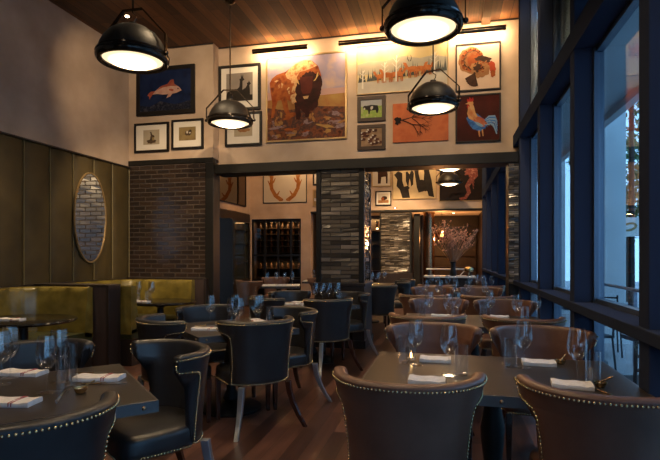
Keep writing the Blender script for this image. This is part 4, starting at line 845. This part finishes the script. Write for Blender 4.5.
# ------------------------------------------------------------------ furniture and fittings in the back room
# wine cabinet in its plaster opening
t = thing('wine_cabinet', 'dark glazed wine cabinet built into the far plaster wall', 'wine cabinet', (-4.94, YF + 0.1, 0))
MB().box(-0.78, 0.78, 0.78, 0.82, 0, 2.47).box(-0.78, -0.74, 0.02, 0.8, 0, 2.47).box(0.74, 0.78, 0.02, 0.8, 0, 2.47).box(-0.78, 0.78, 0.02, 0.8, 2.43, 2.47).build('carcass', darkwood, t, smooth=0)
fm = MB()
for x in (-0.78, -0.40, 0.02, 0.42, 0.72): fm.box(x, x + 0.06, -0.03, 0.02, 0, 2.47)
for z in (0, 0.62, 1.36, 2.41): fm.box(-0.78, 0.78, -0.025, 0.02, z, z + 0.06)
fm.build('frame', steel_m, t, smooth=0)
MB().box(-0.75, 0.75, -0.004, 0.004, 0.05, 2.43).build('glass_doors', clear('cabinet_glass', (0.8, 0.72, 0.62), 0.8), t, smooth=0)
for z in (0.72, 1.0, 1.28, 1.5, 1.68, 1.86, 2.04, 2.22): MB().box(-0.74, 0.74, 0.25, 0.78, z - 0.02, z).build('shelf', darkwood, t, smooth=0)
bottle_m = mat('wine_bottle_glass', (0.05, 0.025, 0.012), 0.12); foil_m = mat('bottle_foil', (0.55, 0.32, 0.14), 0.3, 0.9)
pb = None; cols = ('far left', 'left', 'inner left', 'middle', 'inner right', 'right', 'far right', 'end'); rws = ('bottom', 'second', 'third', 'fourth', 'fifth', 'top')
for iz, z in enumerate((1.0, 1.5, 1.68, 1.86, 2.04, 2.22)):
    for ix in range(8):
        lab = 'wine bottle in the %s place of the %s bottle shelf of the wine cabinet' % (cols[ix], rws[iz])
        loc = (-5.58 + ix * 0.175, YF + 0.45, z)
        if pb is None:
            pb = thing('wine_bottle', lab, 'bottle', loc, 0, 'bottles in the wine cabinet')
            MB().lathe([(0.001, 0), (0.036, 0), (0.037, 0.10), (0.03, 0.125), (0.014, 0.145), (0.001, 0.15)], 10).build('body', bottle_m, pb)
            MB().lathe([(0.0145, 0.125), (0.0155, 0.165), (0.001, 0.168)], 8).build('foil', foil_m, pb)
        else: dup(pb, loc, 0, lab)
light('cabinet_lamp_glow', 'AREA', (-4.94, YF + 0.25, 2.38), 9, WARM, (0, 0, 0), shape='RECTANGLE', size=1.3, size_y=0.1)
light('cabinet_shelf_glow', 'AREA', (-4.94, YF + 0.3, 1.24), 4, WARM, (0, 0, 0), shape='RECTANGLE', size=1.3, size_y=0.08)
# glazed cabinet along the side wall
t = thing('side_cabinet', 'dark glazed shelving along the left side of the back room', 'cabinet', (-5.85, 11.2, 0))
MB().box(0, 0.10, -3.0, 3.0, 2.35, 2.6).box(0, 0.10, -3.0, 3.0, 0, 0.7).build('casing', darkwood, t, smooth=0)
for y in (-3.0, -1.8, -0.6, 0.6, 1.8, 2.94): MB().box(0.02, 0.10, y, y + 0.06, 0.7, 2.35).build('post', steel_m, t, smooth=0)
MB().box(0.03, 0.04, -3.0, 3.0, 0.7, 2.35).build('glass', mat('dark_glass', (0.025, 0.03, 0.028), 0.06, 0.0, 0.8), t, smooth=0)
for z in (1.2, 1.7, 2.1): MB().box(0.04, 0.10, -3.0, 3.0, z, z + 0.02).build('shelf_edge', chrome_m, t, smooth=0)
# dark screen
t = thing('partition_screen', 'tall black panel standing at the left of the opening', 'screen', (-4.15, 8.9, 0))
ring = [(-0.20, 0), (0.22, 0), (0.22, 2.02), (0.20, 2.08), (0.15, 2.10), (-0.20, 2.10)]
MB().rings([[(a, -0.04, c) for a, c in ring], [(a, 0.04, c) for a, c in ring]]).build('panel', mat('black_screen', (0.006, 0.0065, 0.008), 0.6, spec=0.3), t, smooth=0, bevel=0.008)
MB().box(-0.24, 0.26, -0.12, 0.12, 0, 0.04).build('foot', steel_m, t, smooth=0)
# sideboard with flowers, lamp
t = thing('sideboard', 'dark serving sideboard with pale shelves at the end of the window row', 'sideboard', (0.06, 12.55, 0))
MB().box(-0.55, 0.55, -0.25, 0.25, 0, 0.86).build('body', darkwood, t, smooth=0, bevel=0.006)
MB().box(-0.60, 0.60, -0.30, 0.28, 0.86, 0.90).build('top', white_m, t, smooth=0, bevel=0.005)
for x in (-0.52, 0.48): MB().box(x, x + 0.05, 0.16, 0.22, 0.90, 1.04).build('riser', darkwood, t, smooth=0)
MB().box(-0.56, 0.56, 0.08, 0.28, 1.04, 1.07).build('upper_shelf', white_m, t, smooth=0, bevel=0.004)
t = thing('flower_vase', 'dark vase with a wide spray of dry pinkish branches on the sideboard', 'vase', (0.14, 12.38, 0.90))
MB().lathe([(0.001, 0), (0.07, 0), (0.085, 0.05), (0.06, 0.16), (0.055, 0.28), (0.075, 0.34), (0.065, 0.34), (0.048, 0.28), (0.001, 0.1)], 20).build('vase', iron_m, t)
rnd = random.Random(21); br = MB(); bl = MB()
for i in range(70):
    a = rnd.uniform(0, 2 * pi); sp = rnd.uniform(0.08, 0.66); hh = rnd.uniform(0.5, 1.02) * (1.1 - 0.45 * sp)
    p0 = Vector((0.02 * cos(a), 0.02 * sin(a), 0.28)); p3 = Vector((sp * cos(a), sp * sin(a) * 0.55, 0.34 + hh)); pm = (p0 * 0.55 + p3 * 0.45) + Vector((0, 0, 0.08 * hh))
    br.tube([p0, pm, p3], [0.005, 0.004, 0.002], 4)
    for q in range(3):
        s0 = pm.lerp(p3, rnd.uniform(0.1, 0.9)); e0 = s0 + Vector((rnd.uniform(-.14, .14), rnd.uniform(-.1, .1), rnd.uniform(.02, .16))); br.tube([s0, e0], [0.003, 0.0015], 4)
        for z in range(3): bl.ball(tuple(s0.lerp(e0, rnd.uniform(.3, 1)) + Vector((rnd.uniform(-.02, .02),) * 3)), rnd.uniform(0.010, 0.017), 5, 3)
br.build('branches', mat('dry_branch', (0.26, 0.15, 0.09), 0.8), t); bl.build('blossom', mat('dry_blossom', (0.60, 0.30, 0.20), 0.8), t)
t = thing('table_lamp', 'small brass mushroom table lamp right of the sideboard flowers', 'lamp', (0.50, 12.36, 0.90))
MB().lathe([(0.001, 0), (0.06, 0), (0.06, 0.015), (0.012, 0.02), (0.012, 0.13), (0.001, 0.13)], 16).build('stem', gold_m, t)
MB().lathe([(0.10, 0.11), (0.105, 0.12), (0.10, 0.17), (0.07, 0.215), (0.03, 0.232), (0.001, 0.235)], 20).build('lamp_shade', gold_m, t)
t = thing('tilted_board', 'small white board leaning on the sideboard', 'board', (0.33, 12.36, 0.90), 0)
MB().rings([[(-0.06, -0.005, 0.0), (-0.03, -0.005, 0.0), (0.09, -0.005, 0.13), (0.06, -0.005, 0.13)], [(-0.06, 0.02, 0.0), (-0.03, 0.02, 0.0), (0.09, 0.02, 0.13), (0.06, 0.02, 0.13)]]).build('panel', white_m, t, smooth=0)
# amber globe pendant above the flowers
light('globe_glow', 'POINT', (-0.15, 15.6, 1.90), 90, (1.0, 0.6, 0.3), shadow_soft_size=0.05)
t = thing('globe_pendant', 'amber glass globe pendant above the dry branches', 'lamp', (-0.15, 15.6, 2.02))
MB().ball((0, 0, 0), 0.21, 24, 14).build('globe', clear('amber_glass', (0.85, 0.55, 0.32), 1.0, 0.02, 1.9), t)
MB().ball((0, 0, -0.02), 0.05, 12, 8).build('bulb', emit('amber_bulb', (1.0, 0.5, 0.2), 7.0), t)
MB().tube([(0, 0, 0.20), (0, 0, 2.72 - 2.02)], 0.006, 6).build('cord', iron_m, t)
MB().lathe([(0.001, 0.19), (0.04, 0.19), (0.04, 0.26), (0.001, 0.26)], 12).build('cap', gold_m, t)
# glowing column and back bar
t = thing('copper_column', 'glossy copper clad column behind the flowers', 'column', (-0.52, 15.2, 0))
MB().lathe([(0.16, 0), (0.16, 2.62)], 20).build('shaft', mat('copper', (0.55, 0.30, 0.15), 0.22, 1.0), t); MB().lathe([(0.18, 2.62), (0.18, 2.72)], 20).build('collar', gold_m, t)
t = thing('bar_shelving', 'dark back bar shelving glowing amber left of the far brick pillar', 'shelving', (-2.15, 15.0, 0))
MB().box(-0.6, 0.32, 0.3, 0.34, 0, 2.6).box(-0.6, -0.56, 0, 0.3, 0, 2.6).box(0.28, 0.32, 0, 0.3, 0, 2.6).build('carcass', darkwood, t, smooth=0)
for z in (0.9, 1.3, 1.7, 2.1): MB().box(-0.56, 0.28, 0.0, 0.3, z, z + 0.03).build('shelf', frame_wood, t, smooth=0)
light('bar_shelf_glow', 'AREA', (-2.3, 15.1, 2.5), 12, (1.0, 0.55, 0.2), (0, 0, 0), shape='RECTANGLE', size=0.7, size_y=0.1)
t = thing('sconce', 'small copper wall sconce low on the shelving by the far pillar', 'lamp', (-2.02, 14.95, 2.2))
MB().lathe([(0.001, 0), (0.05, 0.0), (0.05, 0.2), (0.001, 0.2)], 12).build('shade', mat('copper_sconce', (0.6, 0.33, 0.16), 0.25, 1.0), t); MB().ball((0, 0, -0.01), 0.03, 8, 6).build('bulb', emit('sconce_bulb', (1, 0.55, 0.2), 8), t)
t = thing('deep_shelving', 'dark shelving with pale glasses on the wall of the low room beyond', 'shelving', (0.1, 18.5, 0))
MB().box(-0.9, 0.9, 0.2, 0.26, 0, 2.3).build('carcass', darkwood, t, smooth=0)
for z in (0.95, 1.35, 1.75, 2.1): MB().box(-0.9, 0.9, 0, 0.2, z, z + 0.03).build('shelf', frame_wood, t, smooth=0)
t = thing('partition_shelf', 'dark open shelving right of the far brick pillar', 'shelving', (-0.82, 14.75, 0))
MB().box(-0.12, 0.14, 0.3, 0.34, 0, 2.55).box(-0.12, -0.08, 0, 0.3, 0, 2.55).box(0.10, 0.14, 0, 0.3, 0, 2.55).build('carcass', darkwood, t, smooth=0)
for z in (0.7, 1.1, 1.5, 1.9): MB().box(-0.08, 0.10, 0, 0.3, z, z + 0.03).build('shelf', frame_wood, t, smooth=0)

# ------------------------------------------------------------------ outdoors
t = thing('concrete_column', 'pale concrete column outside the nearest window', 'column', (2.65, 9.3, -0.03))
MB().box(-0.16, 0.16, -0.3, 0.3, 0, 5.5).build('shaft', concrete_m, t, smooth=0, bevel=0.01); MB().box(-0.2, 0.2, -0.34, 0.34, 0, 0.15).build('plinth', concrete_m, t, smooth=0)
o = t
for y, l in ((13.6, 'second pale concrete column outside the windows'), (18.4, 'farthest pale concrete column outside the windows'), (1.0, 'concrete column outside just behind the camera')): dup(o, (2.65, y, -0.03), 0, l)
tag(MB().box(15.4, 16.0, -6, 30, -0.03, 9).build('building_front', concrete_m, smooth=0), 'pale building facade across the street', 'building')
t = thing('street_railing', 'low metal railing around the pavement tables outside', 'railing', (2.35, 7.2, -0.03))
MB().tube([(0, -3, 0.98), (0, 3, 0.98)], 0.022, 8).build('handrail', alu_m, t); MB().tube([(0, -3, 0.75), (0, 3, 0.75)], 0.015, 8).build('lower_rail', alu_m, t)
for y in (-3, -1.5, 0, 1.5, 3): MB().box(-0.02, 0.02, y - 0.02, y + 0.02, 0, 0.98).build('post', alu_m, t, smooth=0)
def outdoor_table(x, y, label):
    t = thing('pavement_table', label, 'table', (x, y, -0.03), 0, 'pavement tables')
    MB().lathe([(0.001, 0.70), (0.35, 0.70), (0.355, 0.72), (0.35, 0.735), (0.001, 0.735)], 28).build('tabletop', alu_m, t, smooth=40)
    MB().lathe([(0.001, 0), (0.24, 0), (0.22, 0.02), (0.03, 0.05), (0.028, 0.70), (0.001, 0.70)], 18).build('pedestal', iron_m, t)
outdoor_table(1.85, 4.9, 'round metal table on the pavement nearest the glass'); outdoor_table(1.85, 7.4, 'round metal table on the pavement farther along')
oc = None
for (x, y, a, l) in ((1.45, 4.3, 20, 'dark pavement chair just outside the nearest window'), (2.25, 5.3, 130, 'dark pavement chair on the street side of the nearest outdoor table'), (1.7, 6.8, 20, 'dark pavement chair in front of the farther outdoor table'), (2.2, 8.0, 170, 'dark pavement chair behind the farther outdoor table')):
    if oc is None:
        oc = thing('pavement_chair', l, 'chair', (x, y, -0.03), R(a), 'pavement chairs')
        MB().box(-0.21, 0.21, -0.2, 0.22, 0.43, 0.46).build('seat', iron_m, oc, smooth=0, bevel=0.008)
        bk = MB()
        for z in (0.60, 0.70, 0.80): bk.tube([(-0.2, -0.20, z), (-0.1, -0.24, z), (0.1, -0.24, z), (0.2, -0.20, z)], 0.014, 6)
        for s in (-1, 1): bk.tube([(s * 0.2, -0.18, 0.44), (s * 0.2, -0.20, 0.84)], 0.013, 6)
        bk.build('backrest', iron_m, oc)
        for sx in (-1, 1):
            for sy in (-1, 1): MB().tube([(sx * 0.19, sy * 0.18, 0.43), (sx * 0.21, sy * 0.22, 0.0)], 0.012, 6).build('leg', iron_m, oc)
    else: dup(oc, (x, y, -0.03), R(a), l)
def tree(x, y, h, label, seed):
    rnd = random.Random(seed); t = thing('street_tree', label, 'tree', (x, y, -0.03), 0, 'street trees')
    MB().tube([(0, 0, 0), (0.05, 0.03, h * 0.35), (0, 0, h * 0.7)], [0.13, 0.10, 0.05], 8).build('trunk', bark_m, t)
    mb = MB()
    for i in range(1500):
        a, q = rnd.uniform(0, 2 * pi), rnd.uniform(-1, 1); rr = rnd.uniform(0.3, 1) ** 0.5
        c = Vector((1.2 * rr * cos(a) * math.sqrt(1 - q * q), 1.2 * rr * sin(a) * math.sqrt(1 - q * q), h * 0.66 + h * 0.34 * rr * q)); u = Vector((rnd.uniform(-1, 1), rnd.uniform(-1, 1), rnd.uniform(-1, 1))).normalized() * 0.11; v = Vector((rnd.uniform(-1, 1), rnd.uniform(-1, 1), rnd.uniform(-1, 1))).normalized() * 0.05
        mb.add([c - u, c + v, c + u, c - v], [(0, 1, 2, 3)])
    mb.build('crown', foliage_m, t, smooth=0)
tree(4.1, 13.6, 6.2, 'leafy street tree seen past the concrete column', 1); tree(5.3, 17.2, 5.6, 'second leafy street tree nearer the railing', 2)
t = thing('street_lamp', 'dark street lamp post with a white lantern outside', 'street lamp', (3.24, 10.1, -0.03))
MB().tube([(0, 0, 0), (0, 0, 4.2)], [0.06, 0.04], 10).build('post', iron_m, t); MB().lathe([(0.001, 4.2), (0.08, 4.2), (0.14, 4.5), (0.10, 4.62), (0.001, 4.66)], 14).build('lantern', emit('lantern_glass', (0.75, 0.85, 1.0), 1.2), t)
t = thing('street_sign', 'white square sign with an oval brown emblem on the lamp post', 'sign', (3.16, 9.98, 1.9))
MB().box(-0.22, 0.22, -0.015, 0.015, -0.17, 0.17).build('panel', white_m, t, smooth=0)
MB().rings([[(0.13 * cos(a), -0.0165, 0.08 * sin(a) + 0.02 * cos(a)) for a in [2 * pi * i / 24 for i in range(24)]], [(0.085 * cos(a), -0.0165, 0.04 * sin(a) + 0.02 * cos(a)) for a in [2 * pi * i / 24 for i in range(24)]]], cap=(False, False)).build('emblem', mat('emblem_brown', (0.28, 0.17, 0.06), 0.6), t, smooth=0)
